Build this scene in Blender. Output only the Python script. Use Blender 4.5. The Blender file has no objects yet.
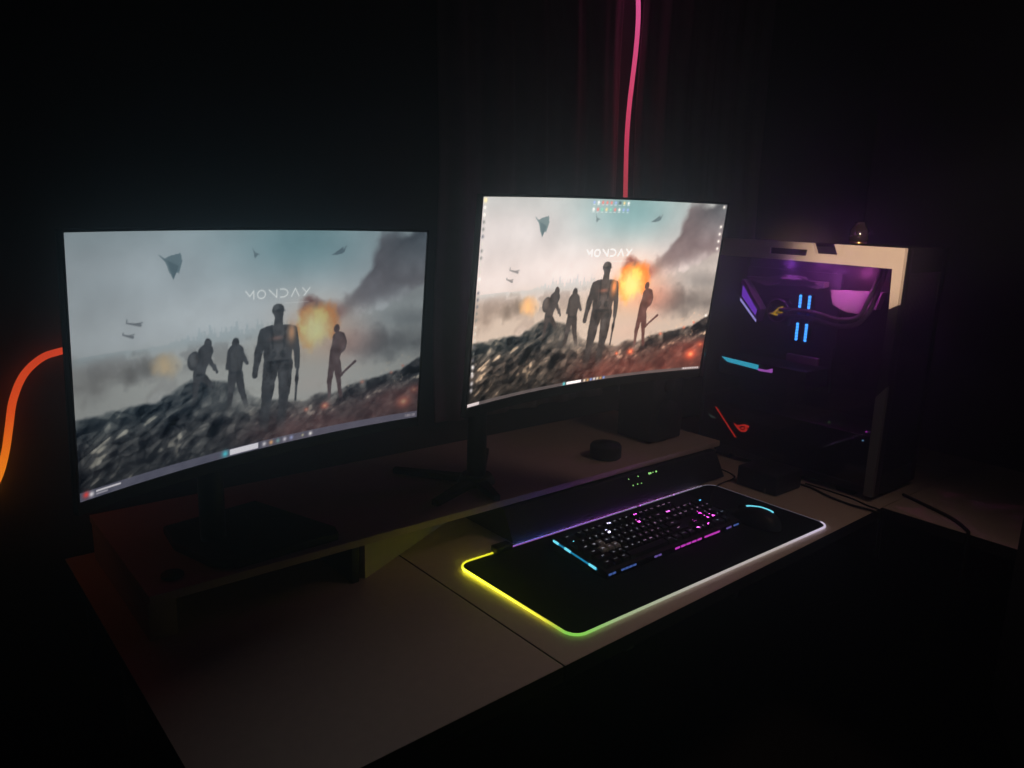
import bpy, bmesh, math, random
import numpy as np
from mathutils import Vector, Matrix

random.seed(7)
rng = np.random.default_rng(11)
sc = bpy.context.scene
COL = sc.collection
PI = math.pi

# ------------------------------------------------------------------ materials
def lin(c):
    return tuple(((x / 255.0) / 12.92) if x / 255.0 <= 0.04045 else (((x / 255.0) + 0.055) / 1.055) ** 2.4 for x in c)

def mat(name, col, rough=0.5, metal=0.0, spec=0.5, noise=0.0, nscale=40.0, bump=0.0, coat=0.0):
    m = bpy.data.materials.new(name)
    m.use_nodes = True
    nt = m.node_tree
    b = nt.nodes['Principled BSDF']
    b.inputs['Base Color'].default_value = (*col, 1)
    b.inputs['Roughness'].default_value = rough
    b.inputs['Metallic'].default_value = metal
    b.inputs['Specular IOR Level'].default_value = spec
    b.inputs['Coat Weight'].default_value = coat
    if noise or bump:
        tc = nt.nodes.new('ShaderNodeTexCoord')
        tx = nt.nodes.new('ShaderNodeTexNoise')
        tx.inputs['Scale'].default_value = nscale
        tx.inputs['Detail'].default_value = 4
        nt.links.new(tc.outputs['Object'], tx.inputs['Vector'])
        if noise:
            rp = nt.nodes.new('ShaderNodeValToRGB')
            rp.color_ramp.elements[0].color = (*[c * (1 - noise) for c in col], 1)
            rp.color_ramp.elements[1].color = (*[min(1, c * (1 + noise)) for c in col], 1)
            nt.links.new(tx.outputs['Fac'], rp.inputs['Fac'])
            nt.links.new(rp.outputs['Color'], b.inputs['Base Color'])
        if bump:
            bp = nt.nodes.new('ShaderNodeBump')
            bp.inputs['Strength'].default_value = bump
            bp.inputs['Distance'].default_value = 0.002
            nt.links.new(tx.outputs['Fac'], bp.inputs['Height'])
            nt.links.new(bp.outputs['Normal'], b.inputs['Normal'])
    return m

def emis(name, col, strength=1.0):
    m = bpy.data.materials.new(name)
    m.use_nodes = True
    nt = m.node_tree
    nt.nodes.clear()
    e = nt.nodes.new('ShaderNodeEmission')
    o = nt.nodes.new('ShaderNodeOutputMaterial')
    e.inputs['Color'].default_value = (*col, 1)
    e.inputs['Strength'].default_value = strength
    nt.links.new(e.outputs[0], o.inputs['Surface'])
    return m

def emis_attr(name, strength=1.0, gloss=False):
    """light given off in the colours stored along the mesh (a display or a colour-changing light strip)"""
    m = bpy.data.materials.new(name)
    m.use_nodes = True
    nt = m.node_tree
    nt.nodes.clear()
    a = nt.nodes.new('ShaderNodeAttribute')
    a.attribute_name = 'glow'
    e = nt.nodes.new('ShaderNodeEmission')
    o = nt.nodes.new('ShaderNodeOutputMaterial')
    e.inputs['Strength'].default_value = strength
    nt.links.new(a.outputs['Color'], e.inputs['Color'])
    if gloss:
        g = nt.nodes.new('ShaderNodeBsdfGlossy')
        g.inputs['Color'].default_value = (0.03, 0.03, 0.03, 1)
        g.inputs['Roughness'].default_value = 0.35
        ad = nt.nodes.new('ShaderNodeAddShader')
        nt.links.new(e.outputs[0], ad.inputs[0])
        nt.links.new(g.outputs[0], ad.inputs[1])
        nt.links.new(ad.outputs[0], o.inputs['Surface'])
    else:
        nt.links.new(e.outputs[0], o.inputs['Surface'])
    return m

def emis_obj(name, strength):
    """key legend: a translucent print lit from below in the colour of its own key"""
    m = bpy.data.materials.new(name)
    m.use_nodes = True
    nt = m.node_tree
    nt.nodes.clear()
    a = nt.nodes.new('ShaderNodeObjectInfo')
    e = nt.nodes.new('ShaderNodeEmission')
    o = nt.nodes.new('ShaderNodeOutputMaterial')
    e.inputs['Strength'].default_value = strength
    nt.links.new(a.outputs['Color'], e.inputs['Color'])
    nt.links.new(e.outputs[0], o.inputs['Surface'])
    return m

def glass_mat(name, tint, refl=0.06, rough=0.03):
    m = bpy.data.materials.new(name)
    m.use_nodes = True
    nt = m.node_tree
    nt.nodes.clear()
    t = nt.nodes.new('ShaderNodeBsdfTransparent')
    t.inputs['Color'].default_value = (*tint, 1)
    g = nt.nodes.new('ShaderNodeBsdfGlossy')
    g.inputs['Roughness'].default_value = rough
    lw = nt.nodes.new('ShaderNodeFresnel')
    lw.inputs['IOR'].default_value = 1.45
    mx = nt.nodes.new('ShaderNodeMixShader')
    o = nt.nodes.new('ShaderNodeOutputMaterial')
    nt.links.new(lw.outputs[0], mx.inputs['Fac'])
    nt.links.new(t.outputs[0], mx.inputs[1])
    nt.links.new(g.outputs[0], mx.inputs[2])
    nt.links.new(mx.outputs[0], o.inputs['Surface'])
    return m

M = {}
M['desk'] = mat('desk_laminate', (0.66, 0.54, 0.47), 0.42, noise=0.10, nscale=60, bump=0.02)
M['edge_shade'] = mat('desk_edge_shade', (0.012, 0.011, 0.011), 0.6)  # unlit sides of the desk top, their shade painted near black
M['riser'] = mat('riser_laminate', (0.64, 0.52, 0.46), 0.45, noise=0.10, nscale=50, bump=0.02)
M['white_board'] = mat('white_board', (0.62, 0.58, 0.50), 0.6)
M['wall'] = mat('dark_wall', (0.10, 0.09, 0.09), 0.8, noise=0.2, nscale=8, bump=0.15)
M['ceil'] = mat('dark_ceiling', (0.06, 0.06, 0.06), 0.9)
M['floor'] = mat('dark_floor', (0.03, 0.025, 0.022), 0.7, noise=0.3, nscale=6)
M['curtain'] = mat('dark_curtain', (0.24, 0.20, 0.22), 0.55, noise=0.2, nscale=30, bump=0.1)
M['black'] = mat('black_plastic', (0.010, 0.010, 0.011), 0.5, noise=0.15, nscale=80)
M['black_gloss'] = mat('black_gloss_plastic', (0.008, 0.008, 0.009), 0.22)
M['black_metal'] = mat('black_painted_metal', (0.014, 0.014, 0.015), 0.4, metal=0.3)
M['bar'] = mat('bar_plastic', (0.007, 0.007, 0.009), 0.6)
M['rubber'] = mat('rubber', (0.012, 0.012, 0.012), 0.8)
M['cloth'] = mat('pad_cloth', (0.007, 0.007, 0.010), 0.9, spec=0.2, noise=0.25, nscale=900)
M['white'] = mat('white_painted_metal', (0.74, 0.68, 0.60), 0.4, noise=0.04, nscale=30)
M['grey'] = mat('grey_metal', (0.22, 0.23, 0.23), 0.5, metal=0.2)
M['grey_key'] = mat('grey_keycap', (0.55, 0.57, 0.58), 0.4)
M['keycap'] = mat('black_keycap', (0.012, 0.012, 0.014), 0.45)
M['legend'] = emis_obj('lit_legend', 1.0)
M['pcb'] = mat('circuit_board', (0.012, 0.012, 0.014), 0.5, noise=0.4, nscale=120)
M['heatsink'] = mat('heatsink_metal', (0.32, 0.30, 0.34), 0.42, metal=0.35)
M['plate'] = mat('pale_plastic', (0.80, 0.66, 0.78), 0.5)
M['tube'] = mat('braided_tube', (0.13, 0.12, 0.14), 0.45, bump=0.3, nscale=400)
M['glass'] = glass_mat('tinted_glass', (0.62, 0.62, 0.66))
M['smoked'] = mat('smoked_glass', (0.02, 0.015, 0.01), 0.12, coat=0.5)
M['brass'] = mat('brass', (0.75, 0.50, 0.20), 0.3, metal=1.0)
M['chrome'] = mat('chrome', (0.6, 0.58, 0.58), 0.25, metal=1.0)
M['gold_logo'] = emis('gold_logo_glow', lin((222, 178, 36)), 1.3)  # gold emblem colour is emissive
M['red_logo'] = emis('red_logo_light', lin((200, 42, 30)), 1.6)
M['pale_logo'] = emis('pale_logo_light', lin((70, 82, 76)), 0.8)
M['ram_blue'] = emis('memory_light', lin((60, 150, 255)), 6.0)
M['ram_dim'] = emis('memory_light_dim', lin((30, 60, 200)), 0.8)
M['cyan'] = emis('cyan_light', lin((60, 190, 215)), 2.0)
M['cyan_key'] = emis('cyan_key_light', lin((30, 140, 185)), 0.9)
M['cyan_hot'] = emis('cyan_hot_light', lin((110, 225, 250)), 1.2)
M['blue_bar'] = emis('blue_bar_light', lin((70, 100, 175)), 0.8)
M['violet_bar'] = emis('violet_bar_light', lin((110, 90, 175)), 0.8)
M['magenta_bar'] = emis('magenta_bar_light', lin((190, 60, 190)), 1.1)
M['lilac'] = emis('lilac_light', lin((200, 110, 225)), 1.5)
M['green_led'] = emis('green_led', lin((150, 225, 130)), 1.3)
M['magenta_led'] = emis('magenta_led', lin((200, 60, 200)), 1.0)
M['blue_led'] = emis('blue_led', lin((120, 180, 220)), 1.0)
M['io_light'] = emis('purple_cover_light', lin((120, 60, 205)), 2.0)
M['io_line'] = emis('pale_cover_light', lin((165, 160, 235)), 2.2)
M['screen_bright'] = emis_attr('display_bright', 1.0, True)
M['screen_dim'] = emis_attr('display_dim', 1.0, True)
M['strip_low'] = emis_attr('light_strip_low', 0.9)
M['strip'] = emis_attr('light_strip', 1.2)

# ------------------------------------------------------------------ mesh helpers
class MB:
    """collects shapes in world coordinates; build() links them as one mesh object"""
    def __init__(self):
        self.bm = bmesh.new()
        self.mi = 0
    def _tag(self, before):
        for f in self.bm.faces:
            if f.index == -1 or f not in before:
                pass
    def faces(self, vs, fs, smooth=False):
        bv = [self.bm.verts.new(v) for v in vs]
        for f in fs:
            try:
                fc = self.bm.faces.new([bv[i] for i in f])
                fc.material_index = self.mi
                fc.smooth = smooth
            except ValueError:
                pass
        return bv
    def box(self, lo, hi, bev=0.0, mtx=None, seg=2):
        x0, y0, z0 = lo
        x1, y1, z1 = hi
        t = bmesh.new()
        vs = [t.verts.new(p) for p in ((x0, y0, z0), (x1, y0, z0), (x1, y1, z0), (x0, y1, z0), (x0, y0, z1), (x1, y0, z1), (x1, y1, z1), (x0, y1, z1))]
        for f in ((3, 2, 1, 0), (4, 5, 6, 7), (0, 1, 5, 4), (1, 2, 6, 5), (2, 3, 7, 6), (3, 0, 4, 7)):
            t.faces.new([vs[i] for i in f])
        if bev > 0:
            bmesh.ops.bevel(t, geom=list(t.edges), offset=bev, segments=seg, profile=0.5, affect='EDGES')
        self._merge(t, mtx, bev > 0)
        return self
    def _merge(self, t, mtx=None, smooth=False):
        t.verts.index_update()
        vs = [(mtx @ v.co if mtx is not None else v.co.copy()) for v in t.verts]
        fs = [[v.index for v in f.verts] for f in t.faces]
        t.free()
        self.faces(vs, fs, smooth)
    def prism(self, pts, d0, d1, axis='z', bev=0.0, mtx=None, holes=()):
        """closed outline extruded along an axis; pts are the two other coordinates in order"""
        def P(a, b, d):
            return {'z': (a, b, d), 'x': (d, a, b), 'y': (a, d, b)}[axis]
        t = bmesh.new()
        if holes:
            loops = [pts] + list(holes)
            es = []
            for lp in loops:
                vv = [t.verts.new(P(a, b, d0)) for a, b in lp]
                for i in range(len(vv)):
                    es.append(t.edges.new((vv[i], vv[(i + 1) % len(vv)])))
            bmesh.ops.triangle_fill(t, use_beauty=True, use_dissolve=False, edges=es)
            ret = bmesh.ops.extrude_face_region(t, geom=list(t.faces))
            dv = Vector(P(0, 0, d1 - d0))
            bmesh.ops.translate(t, verts=[g for g in ret['geom'] if isinstance(g, bmesh.types.BMVert)], vec=dv)
        else:
            a0 = [t.verts.new(P(a, b, d0)) for a, b in pts]
            a1 = [t.verts.new(P(a, b, d1)) for a, b in pts]
            n = len(pts)
            t.faces.new(a0)
            t.faces.new(a1[::-1])
            for i in range(n):
                t.faces.new((a0[(i + 1) % n], a0[i], a1[i], a1[(i + 1) % n]))
        bmesh.ops.recalc_face_normals(t, faces=list(t.faces))
        if bev > 0:
            bmesh.ops.bevel(t, geom=list(t.edges), offset=bev, segments=2, profile=0.5, affect='EDGES')
        self._merge(t, mtx, False)
        return self
    def faces_(self, v):
        self.faces(v, ((0, 1, 3, 2), (4, 6, 7, 5), (0, 2, 6, 4), (1, 5, 7, 3), (0, 4, 5, 1), (2, 3, 7, 6)))
        return self
    def cyl(self, c, r0, r1, h, n=24, axis='z', bev=0.0):
        t = bmesh.new()
        bmesh.ops.create_cone(t, cap_ends=True, segments=n, radius1=r0, radius2=r1, depth=h)
        if bev > 0:
            bmesh.ops.bevel(t, geom=[e for e in t.edges if len(e.link_faces) == 2 and e.calc_face_angle(0) > 0.8], offset=bev, segments=2, profile=0.5, affect='EDGES')
        R = {'z': Matrix(), 'x': Matrix.Rotation(PI / 2, 4, 'Y'), 'y': Matrix.Rotation(-PI / 2, 4, 'X')}[axis]
        off = {'z': Vector((0, 0, h / 2)), 'x': Vector((h / 2, 0, 0)), 'y': Vector((0, h / 2, 0))}[axis]
        self._merge(t, Matrix.Translation(Vector(c) + off) @ R, True)
        return self
    def lathe(self, c, prof, n=32):
        vs, fs = [], []
        for r, z in prof:
            for k in range(n):
                a = 2 * PI * k / n
                vs.append((c[0] + r * math.cos(a), c[1] + r * math.sin(a), c[2] + z))
        for i in range(len(prof) - 1):
            for k in range(n):
                fs.append((i * n + k, i * n + (k + 1) % n, (i + 1) * n + (k + 1) % n, (i + 1) * n + k))
        fs.append(tuple(range(n))[::-1])
        fs.append(tuple((len(prof) - 1) * n + k for k in range(n)))
        self.faces(vs, fs, True)
        return self
    def ellipsoid(self, c, r, n=20, mtx=None):
        t = bmesh.new()
        bmesh.ops.create_uvsphere(t, u_segments=n, v_segments=n // 2 + 2, radius=1)
        m = Matrix.Translation(c) @ Matrix.Diagonal((*r, 1))
        self._merge(t, mtx @ m if mtx is not None else m, True)
        return self
    def tube(self, path, r, n=10, cap=True):
        pts = [Vector(p) for p in path]
        rings = []
        up = Vector((0, 0, 1))
        vs, fs = [], []
        prev = None
        for i, p in enumerate(pts):
            d = (pts[min(i + 1, len(pts) - 1)] - pts[max(i - 1, 0)]).normalized()
            if prev is None:
                a = d.cross(up if abs(d.z) < 0.9 else Vector((1, 0, 0))).normalized()
            else:
                a = (prev - d * prev.dot(d)).normalized()
            prev = a
            b = d.cross(a)
            rr = r[i] if isinstance(r, (list, tuple)) else r
            for k in range(n):
                t = 2 * PI * k / n
                vs.append(p + a * math.cos(t) * rr + b * math.sin(t) * rr)
        for i in range(len(pts) - 1):
            for k in range(n):
                fs.append((i * n + k, i * n + (k + 1) % n, (i + 1) * n + (k + 1) % n, (i + 1) * n + k))
        if cap:
            fs.append(tuple(range(n))[::-1])
            fs.append(tuple((len(pts) - 1) * n + k for k in range(n)))
        self.faces(vs, fs, True)
        return self
    def build(self, name, mats, parent=None, loc=None, recalc=True):
        if recalc:
            bmesh.ops.recalc_face_normals(self.bm, faces=list(self.bm.faces))
        me = bpy.data.meshes.new(name)
        base = wloc(parent) if parent is not None else (Vector(loc) if loc is not None else Vector((0, 0, 0)))
        if parent is not None and loc is not None:
            off = Vector(loc)
        else:
            off = base
        bmesh.ops.translate(self.bm, verts=list(self.bm.verts), vec=-off)
        self.bm.to_mesh(me)
        self.bm.free()
        for m in (mats if isinstance(mats, (list, tuple)) else [mats]):
            me.materials.append(m)
        o = bpy.data.objects.new(name, me)
        COL.objects.link(o)
        if parent is not None:
            o.parent = parent
            o.location = off - base
        else:
            o.location = off
        return o

def wloc(o):
    v = Vector((0, 0, 0))
    while o is not None:
        v += o.location
        o = o.parent
    return v

def thing(name, loc, label, cat, group=None):
    o = bpy.data.objects.new(name, None)
    o.empty_display_size = 0.05
    o.location = loc
    COL.objects.link(o)
    return tag(o, label, cat, group)

def tag(o, label, cat, group=None):
    o['label'] = label
    o['category'] = cat
    if group:
        o['group'] = group
    return o

def struct(name, mb, m):
    o = mb.build(name, m)
    o['kind'] = 'structure'
    return o

def smooth_path(pts, n=12):
    P = [Vector(p) for p in pts]
    out = []
    for i in range(len(P) - 1):
        p0, p1, p2, p3 = P[max(i - 1, 0)], P[i], P[i + 1], P[min(i + 2, len(P) - 1)]
        for k in range(n):
            t = k / n
            out.append(0.5 * ((2 * p1) + (p2 - p0) * t + (2 * p0 - 5 * p1 + 4 * p2 - p3) * t * t + (3 * p1 - p0 - 3 * p2 + p3) * t ** 3))
    out.append(P[-1])
    return out

def glow(o, fn):
    me = o.data
    at = me.color_attributes.new('glow', 'FLOAT_COLOR', 'POINT')
    for i, v in enumerate(me.vertices):
        c = fn(v.co + wloc(o))
        at.data[i].color = (*c, 1)

def ramp(stops, t):
    if t <= stops[0][0]:
        return stops[0][1]
    for (a, ca), (b, cb) in zip(stops, stops[1:]):
        if t <= b:
            k = (t - a) / (b - a)
            return tuple(x + (y - x) * k for x, y in zip(ca, cb))
    return stops[-1][1]

# ------------------------------------------------------------------ camera
CAM = Vector((0, 0, 1.45))
yaw, pitch, roll = math.radians(39.830), math.radians(12.695), math.radians(1.769)
fw = Vector((math.sin(yaw) * math.cos(pitch), math.cos(yaw) * math.cos(pitch), -math.sin(pitch)))
rt = Vector((math.cos(yaw), -math.sin(yaw), 0))
up = rt.cross(fw)
rt2 = rt * math.cos(roll) + up * math.sin(roll)
up2 = -rt * math.sin(roll) + up * math.cos(roll)
cd = bpy.data.cameras.new('camera')
cam = bpy.data.objects.new('camera', cd)
COL.objects.link(cam)
mw = Matrix((rt2, up2, -fw)).transposed().to_4x4()
mw.translation = CAM
cam.matrix_world = mw
cd.sensor_width = 36
cd.lens = 780 / 1024 * 36
cd.clip_start = 0.02
sc.camera = cam

# ------------------------------------------------------------------ the room
XL, XR, YF, YB, ZC = -1.0, 3.3, -1.3, 1.66, 2.5
struct('floor', MB().box((XL, YF, -0.1), (XR, YB, 0)), M['floor'])
struct('ceiling', MB().box((XL, YF, ZC), (XR, YB, ZC + 0.1)), M['ceil'])
struct('wall_back', MB().box((XL, YB, 0), (XR, YB + 0.1, ZC)), M['wall'])
struct('wall_front', MB().box((XL, YF - 0.1, 0), (XR, YF, ZC)), M['wall'])
struct('wall_left', MB().box((XL - 0.1, YF, 0), (XL, YB, ZC)), M['wall'])
struct('wall_right', MB().box((XR, YF, 0), (XR + 0.1, YB, ZC)), M['wall'])

# ------------------------------------------------------------------ desk
ZT = 0.75
desk = thing('desk', (1.1, 1.2, 0), 'long brown laminate corner desk with a seam across its top, under the monitors', 'desk')
fy = lambda x: 0.774 + 0.0268 * (x - 0.414)
def slab(pts, z0, z1):
    b_ = MB().prism(pts, z0, z1 - 0.0012, 'z')
    for f in b_.bm.faces:
        f.material_index = 1
    b_.mi = 0
    return b_.prism(pts, z1 - 0.0012, z1, 'z')
slab([(0.24, fy(0.24)), (0.777, fy(0.777)), (0.777, 1.645), (0.24, 1.645)], 0.722, ZT).build('left_top_panel', [M['desk'], M['edge_shade']], desk)
slab([(0.7808, fy(0.7808)), (1.905, fy(1.905)), (2.52, fy(1.905)), (2.52, 1.645), (0.7808, 1.645)], 0.722, ZT).build('right_top_panel', [M['desk'], M['edge_shade']], desk)
slab([(1.893, 0.14), (2.52, 0.14), (2.52, fy(1.905) - 0.0015), (1.893, fy(1.905) - 0.0015)], 0.722, ZT).build('return_top_panel', [M['desk'], M['edge_shade']], desk)
for (a, b) in ((0.28, 0.86), (0.28, 1.58), (1.86, 1.58), (2.46, 1.58), (2.46, 0.2), (1.95, 0.2)):
    MB().box((a - 0.02, b - 0.02, 0), (a + 0.02, b + 0.02, 0.722), 0.002).build('leg', M['black_metal'], desk)
MB().box((0.30, 1.52, 0.40), (2.44, 1.535, 0.72), 0.002).build('back_panel', M['desk'], desk)

# ------------------------------------------------------------------ monitor riser
ZR = 0.84
riser = thing('monitor_riser', (1.05, 1.4, ZT), 'long low monitor riser shelf standing along the back of the desk', 'shelf')
MB().prism([(0.285, 1.211), (1.775, 1.222), (1.775, 1.62), (0.285, 1.62)], ZR - 0.015, ZR, 'z', bev=0.0012).build('shelf_board', M['riser'], riser)
for x0, w in ((0.287, 0.044), (1.755, 0.015)):
    MB().box((x0, 1.235, ZT), (x0 + w, 1.615, ZR - 0.0155), 0.001).build('end_panel', M['riser'], riser)
MB().box((0.642, 1.222, ZT), (0.657, 1.60, ZR - 0.0155), 0.001).build('support_panel', M['black'], riser)
a = Vector((0.672, 1.226)); b = Vector((0.985, 1.377)); d = (b - a).normalized(); nrm = Vector((-d.y, d.x)) * 0.012
MB().prism([tuple(a), tuple(b), tuple(b + nrm), tuple(a + nrm)], ZT + 0.0005, ZR - 0.0155, 'z').build('brace_panel', M['white_board'], riser)
MB().box((0.99, 1.598, ZT + 0.0005), (1.754, 1.612, ZR - 0.0155)).build('rear_panel', M['black'], riser)

# ------------------------------------------------------------------ monitors
SW, SH, SR = 0.597, 0.336, 1.5
def rotm(yw, tilt, rl):
    return Matrix.Rotation(yw, 4, 'Z') @ Matrix.Rotation(tilt, 4, 'X') @ Matrix.Rotation(rl, 4, 'Y')

# ---- the picture on the displays: a painted battlefield sunrise with a desktop over it
PW, PH = 480, 270
UX, VY = np.meshgrid((np.arange(PW)) / (PW - 1), (np.arange(PH)) / (PH - 1))
AX = UX * 16 / 9
def vnoise(fx, fy, seed):
    r = np.random.default_rng(seed)
    nx, ny = int(fx * 16 / 9) + 3, int(fy) + 3
    g = r.random((ny, nx))
    x, y = AX * fx, VY * fy
    xi, yi = np.floor(x).astype(int), np.floor(y).astype(int)
    tx, ty = x - xi, y - yi
    xi, yi = xi % (nx - 1), yi % (ny - 1)
    tx, ty = tx * tx * (3 - 2 * tx), ty * ty * (3 - 2 * ty)
    return (g[yi, xi] * (1 - tx) + g[yi, xi + 1] * tx) * (1 - ty) + (g[yi + 1, xi] * (1 - tx) + g[yi + 1, xi + 1] * tx) * ty
def fbm(f, seed, oct=5, ax=1.0):
    s, a, t = 0, 1.0, 0
    for k in range(oct):
        s = s + a * vnoise(f * ax, f, seed + k * 17)
        t += a
        a *= 0.55
        f *= 2
    return s / t
def sst(a, b, x):
    t = np.clip((x - a) / (b - a), 0, 1)
    return t * t * (3 - 2 * t)
def poly_interp(pts, u):
    p = np.array(pts)
    return np.interp(u, p[:, 0], p[:, 1])
class Paint:
    def __init__(self):
        self.c = np.zeros((PH, PW, 3))
    def over(self, col, a):
        a = np.clip(a, 0, 1)[..., None]
        self.c = self.c * (1 - a) + np.array(col, float) * a if not (isinstance(col, np.ndarray) and col.ndim == 3) else self.c * (1 - a) + col * a
    def add(self, col, a):
        self.c = self.c + np.array(col, float) * a[..., None]
def seg_dist(p, q, r0, r1):
    """signed distance to a tapered stroke, in screen heights"""
    ax, ay = p[0] * 16 / 9, p[1]
    bx, by = q[0] * 16 / 9, q[1]
    dx, dy = bx - ax, by - ay
    L = dx * dx + dy * dy + 1e-12
    t = np.clip(((AX - ax) * dx + (VY - ay) * dy) / L, 0, 1)
    return np.hypot(AX - ax - t * dx, VY - ay - t * dy) - (r0 + (r1 - r0) * t)
def ell(c, rx, ry):
    return (np.hypot((AX - c[0] * 16 / 9) / rx, (VY - c[1]) / ry) - 1) * min(rx, ry)
def inpoly(pts):
    x = [p[0] for p in pts]
    y = [p[1] for p in pts]
    ins = np.zeros(UX.shape, bool)
    j = len(pts) - 1
    for i in range(len(pts)):
        if y[i] != y[j]:
            ins ^= ((y[i] > VY) != (y[j] > VY)) & (UX < (x[j] - x[i]) * (VY - y[i]) / (y[j] - y[i]) + x[i])
        j = i
    return ins.astype(float)
def cov(d, s=0.0035):
    return np.clip(0.5 - d / s, 0, 1)

def paint_scene(warm):
    P = Paint()
    n1, n2, n3, n4 = fbm(3, 1), fbm(6, 40), fbm(12, 90), fbm(26, 130)
    # sky
    left = np.array((190, 184, 182.))
    teal = np.array((116, 158, 160.))
    glowc = np.array((222, 208, 202.))
    k = np.exp(-((UX - 0.60) / 0.22) ** 2) * sst(0.62, 1.0, VY)
    k2 = sst(0.86, 1.02, VY) * 0.35
    s = left * (1 - k[..., None]) + teal * k[..., None]
    s = s * (1 - k2[..., None]) + np.array((150, 165, 163.)) * k2[..., None]
    h = np.exp(-((VY - 0.60) / 0.16) ** 2)
    s = s * (1 - 0.8 * h[..., None]) + glowc * 0.8 * h[..., None]
    P.c = s + (n2[..., None] - 0.5) * 30 + (n1[..., None] - 0.5) * 16
    # far city in the haze
    cx = (np.sin(UX * 190) > 0.1) * 0.020 + (np.sin(UX * 431 + 2) > 0.3) * 0.022 + (np.sin(UX * 83) > 0) * 0.018
    top = 0.545 + cx * sst(0.20, 0.34, UX) * (1 - sst(0.55, 0.62, UX)) + 0.012 * n3
    P.over((172, 178, 178), (VY < top) * 0.55 * sst(0.50, 0.54, VY))
    # dusty middle ground
    P.over((188, 168, 150), sst(0.60, 0.43, VY + (n3 - 0.5) * 0.06) * 0.85)
    P.over((146, 126, 112), sst(0.48, 0.62, n2) * sst(0.57, 0.46, VY) * 0.6)
    P.over((128, 112, 102), sst(0.50, 0.60, n3) * sst(0.56, 0.50, VY) * sst(0.40, 0.46, VY) * 0.45)
    P.over((196, 178, 165), sst(0.52, 0.7, n2) * sst(0.56, 0.40, VY) * 0.7)
    P.over((120, 104, 92), cov(ell((0.150, 0.455), 0.085, 0.055) + (n3 - 0.5) * 0.12, 0.04) * (0.3 + 0.9 * n4))
    P.over((128, 110, 98), cov(ell((0.03, 0.46), 0.14, 0.06) + (n3 - 0.5) * 0.12, 0.06) * (0.1 + 0.8 * n2))
    # smoke column to the upper right
    edge = poly_interp([(0.0, 1.3), (0.66, 0.60), (0.71, 0.645), (0.75, 0.70), (0.79, 0.80), (0.82, 0.90), (0.85, 1.02), (1, 1.1)], UX)
    low = poly_interp([(0.0, 1.3), (0.68, 0.60), (0.75, 0.61), (0.85, 0.655), (1.0, 0.73)], UX)
    wob = (n2 - 0.5) * 0.22 + (n3 - 0.5) * 0.12
    sm = sst(-0.05, 0.07, edge - VY + wob) * sst(-0.10, 0.07, VY - low + wob) * sst(0.66, 0.74, UX)
    smc = np.array((114, 97, 97.)) + (n2[..., None] - 0.5) * 70 + (n3[..., None] - 0.5) * 36 + (sst(0.75, 1.0, UX) * sst(0.7, 1.0, VY))[..., None] * np.array((-34, -14, -10.))
    P.over(smc, sm * 0.93)
    cl = sst(0.0, 0.05, low - VY + wob) * sst(0.70, 0.80, UX) * sst(0.30, 0.42, VY)
    P.over(np.array((172, 164, 156.)) + (n2[..., None] - 0.5) * 90, cl * 0.75)
    P.over((92, 84, 80), cov(ell((0.88, 0.43), 0.20, 0.075) + (n3 - 0.5) * 0.14, 0.08) * (0.45 + 0.8 * n2))
    P.over((118, 112, 108), cov(ell((0.95, 0.56), 0.14, 0.04) + (n3 - 0.5) * 0.10, 0.08) * (0.2 + 0.8 * n3))
    # fireball
    g = np.exp(-(((AX - 0.648 * 16 / 9) / 0.20) ** 2 + ((VY - 0.53) / 0.14) ** 2))
    P.over((255, 172, 116), g * 0.62)
    P.over((138, 76, 62), cov(ell((0.628, 0.650), 0.060, 0.045) + (n3 - 0.5) * 0.05, 0.03) * (0.5 + 0.8 * n4))
    P.over((158, 82, 66), cov(ell((0.690, 0.615), 0.085, 0.040) + (n3 - 0.5) * 0.06, 0.05) * (0.3 + 0.8 * n4))
    fb = cov(ell((0.645, 0.565), 0.105, 0.090) + (n3 - 0.5) * 0.11 + (n4 - 0.5) * 0.05, 0.05)
    kf = sst(0.40, 0.62, n4 * 0.6 + n3 * 0.4)
    fcol = np.array((244, 128, 44.)) * (1 - kf)[..., None] + np.array((255, 200, 84.)) * kf[..., None]
    P.over(fcol, fb * 0.95)
    P.over((255, 232, 140), cov(ell((0.640, 0.535), 0.070, 0.072) + (n4 - 0.5) * 0.06, 0.08) * 0.85)
    P.over((226, 120, 96), np.clip(np.exp(-((AX - 0.76 * 16 / 9) / 0.14) ** 2 - ((VY - 0.46) / 0.10) ** 2), 0, 1) * 0.35)
    P.over((238, 178, 112), cov(ell((0.217, 0.455), 0.050, 0.036) + (n3 - 0.5) * 0.08, 0.05) * 0.85)
    # heaps of rubble
    gt = poly_interp([(0, .325), (.1, .32), (.19, .325), (.24, .358), (.30, .378), (.345, .362), (.40, .325), (.46, .255), (.55, .215), (.615, .195), (.66, .225), (.70, .205), (.75, .225), (.83, .25), (.93, .275), (1, .345)], UX) + (n3 - 0.5) * 0.035
    r = np.random.default_rng(5)
    pts = r.random((420, 2)) * np.array((16 / 9, 0.42))
    val = r.random(420)
    ang = r.random(420) * PI
    best = np.full(UX.shape, 9.0)
    bid = np.zeros(UX.shape, int)
    sec = np.full(UX.shape, 9.0)
    for i, (px, py) in enumerate(pts):
        ca, sa = math.cos(0.45), math.sin(0.45)
        dx, dy = AX - px + (n3 - 0.5) * 0.03, VY - py + (n2 - 0.5) * 0.03
        dd = np.hypot((dx * ca + dy * sa) * 0.62, (-dx * sa + dy * ca) * 1.25)
        m = dd < best
        sec = np.where(m, best, np.minimum(sec, dd))
        bid[m] = i
        best = np.where(m, dd, best)
    facet = val[bid]
    crack = sst(0.0, 0.010, sec - best)
    ca, sa = math.cos(0.45), math.sin(0.45)
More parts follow.
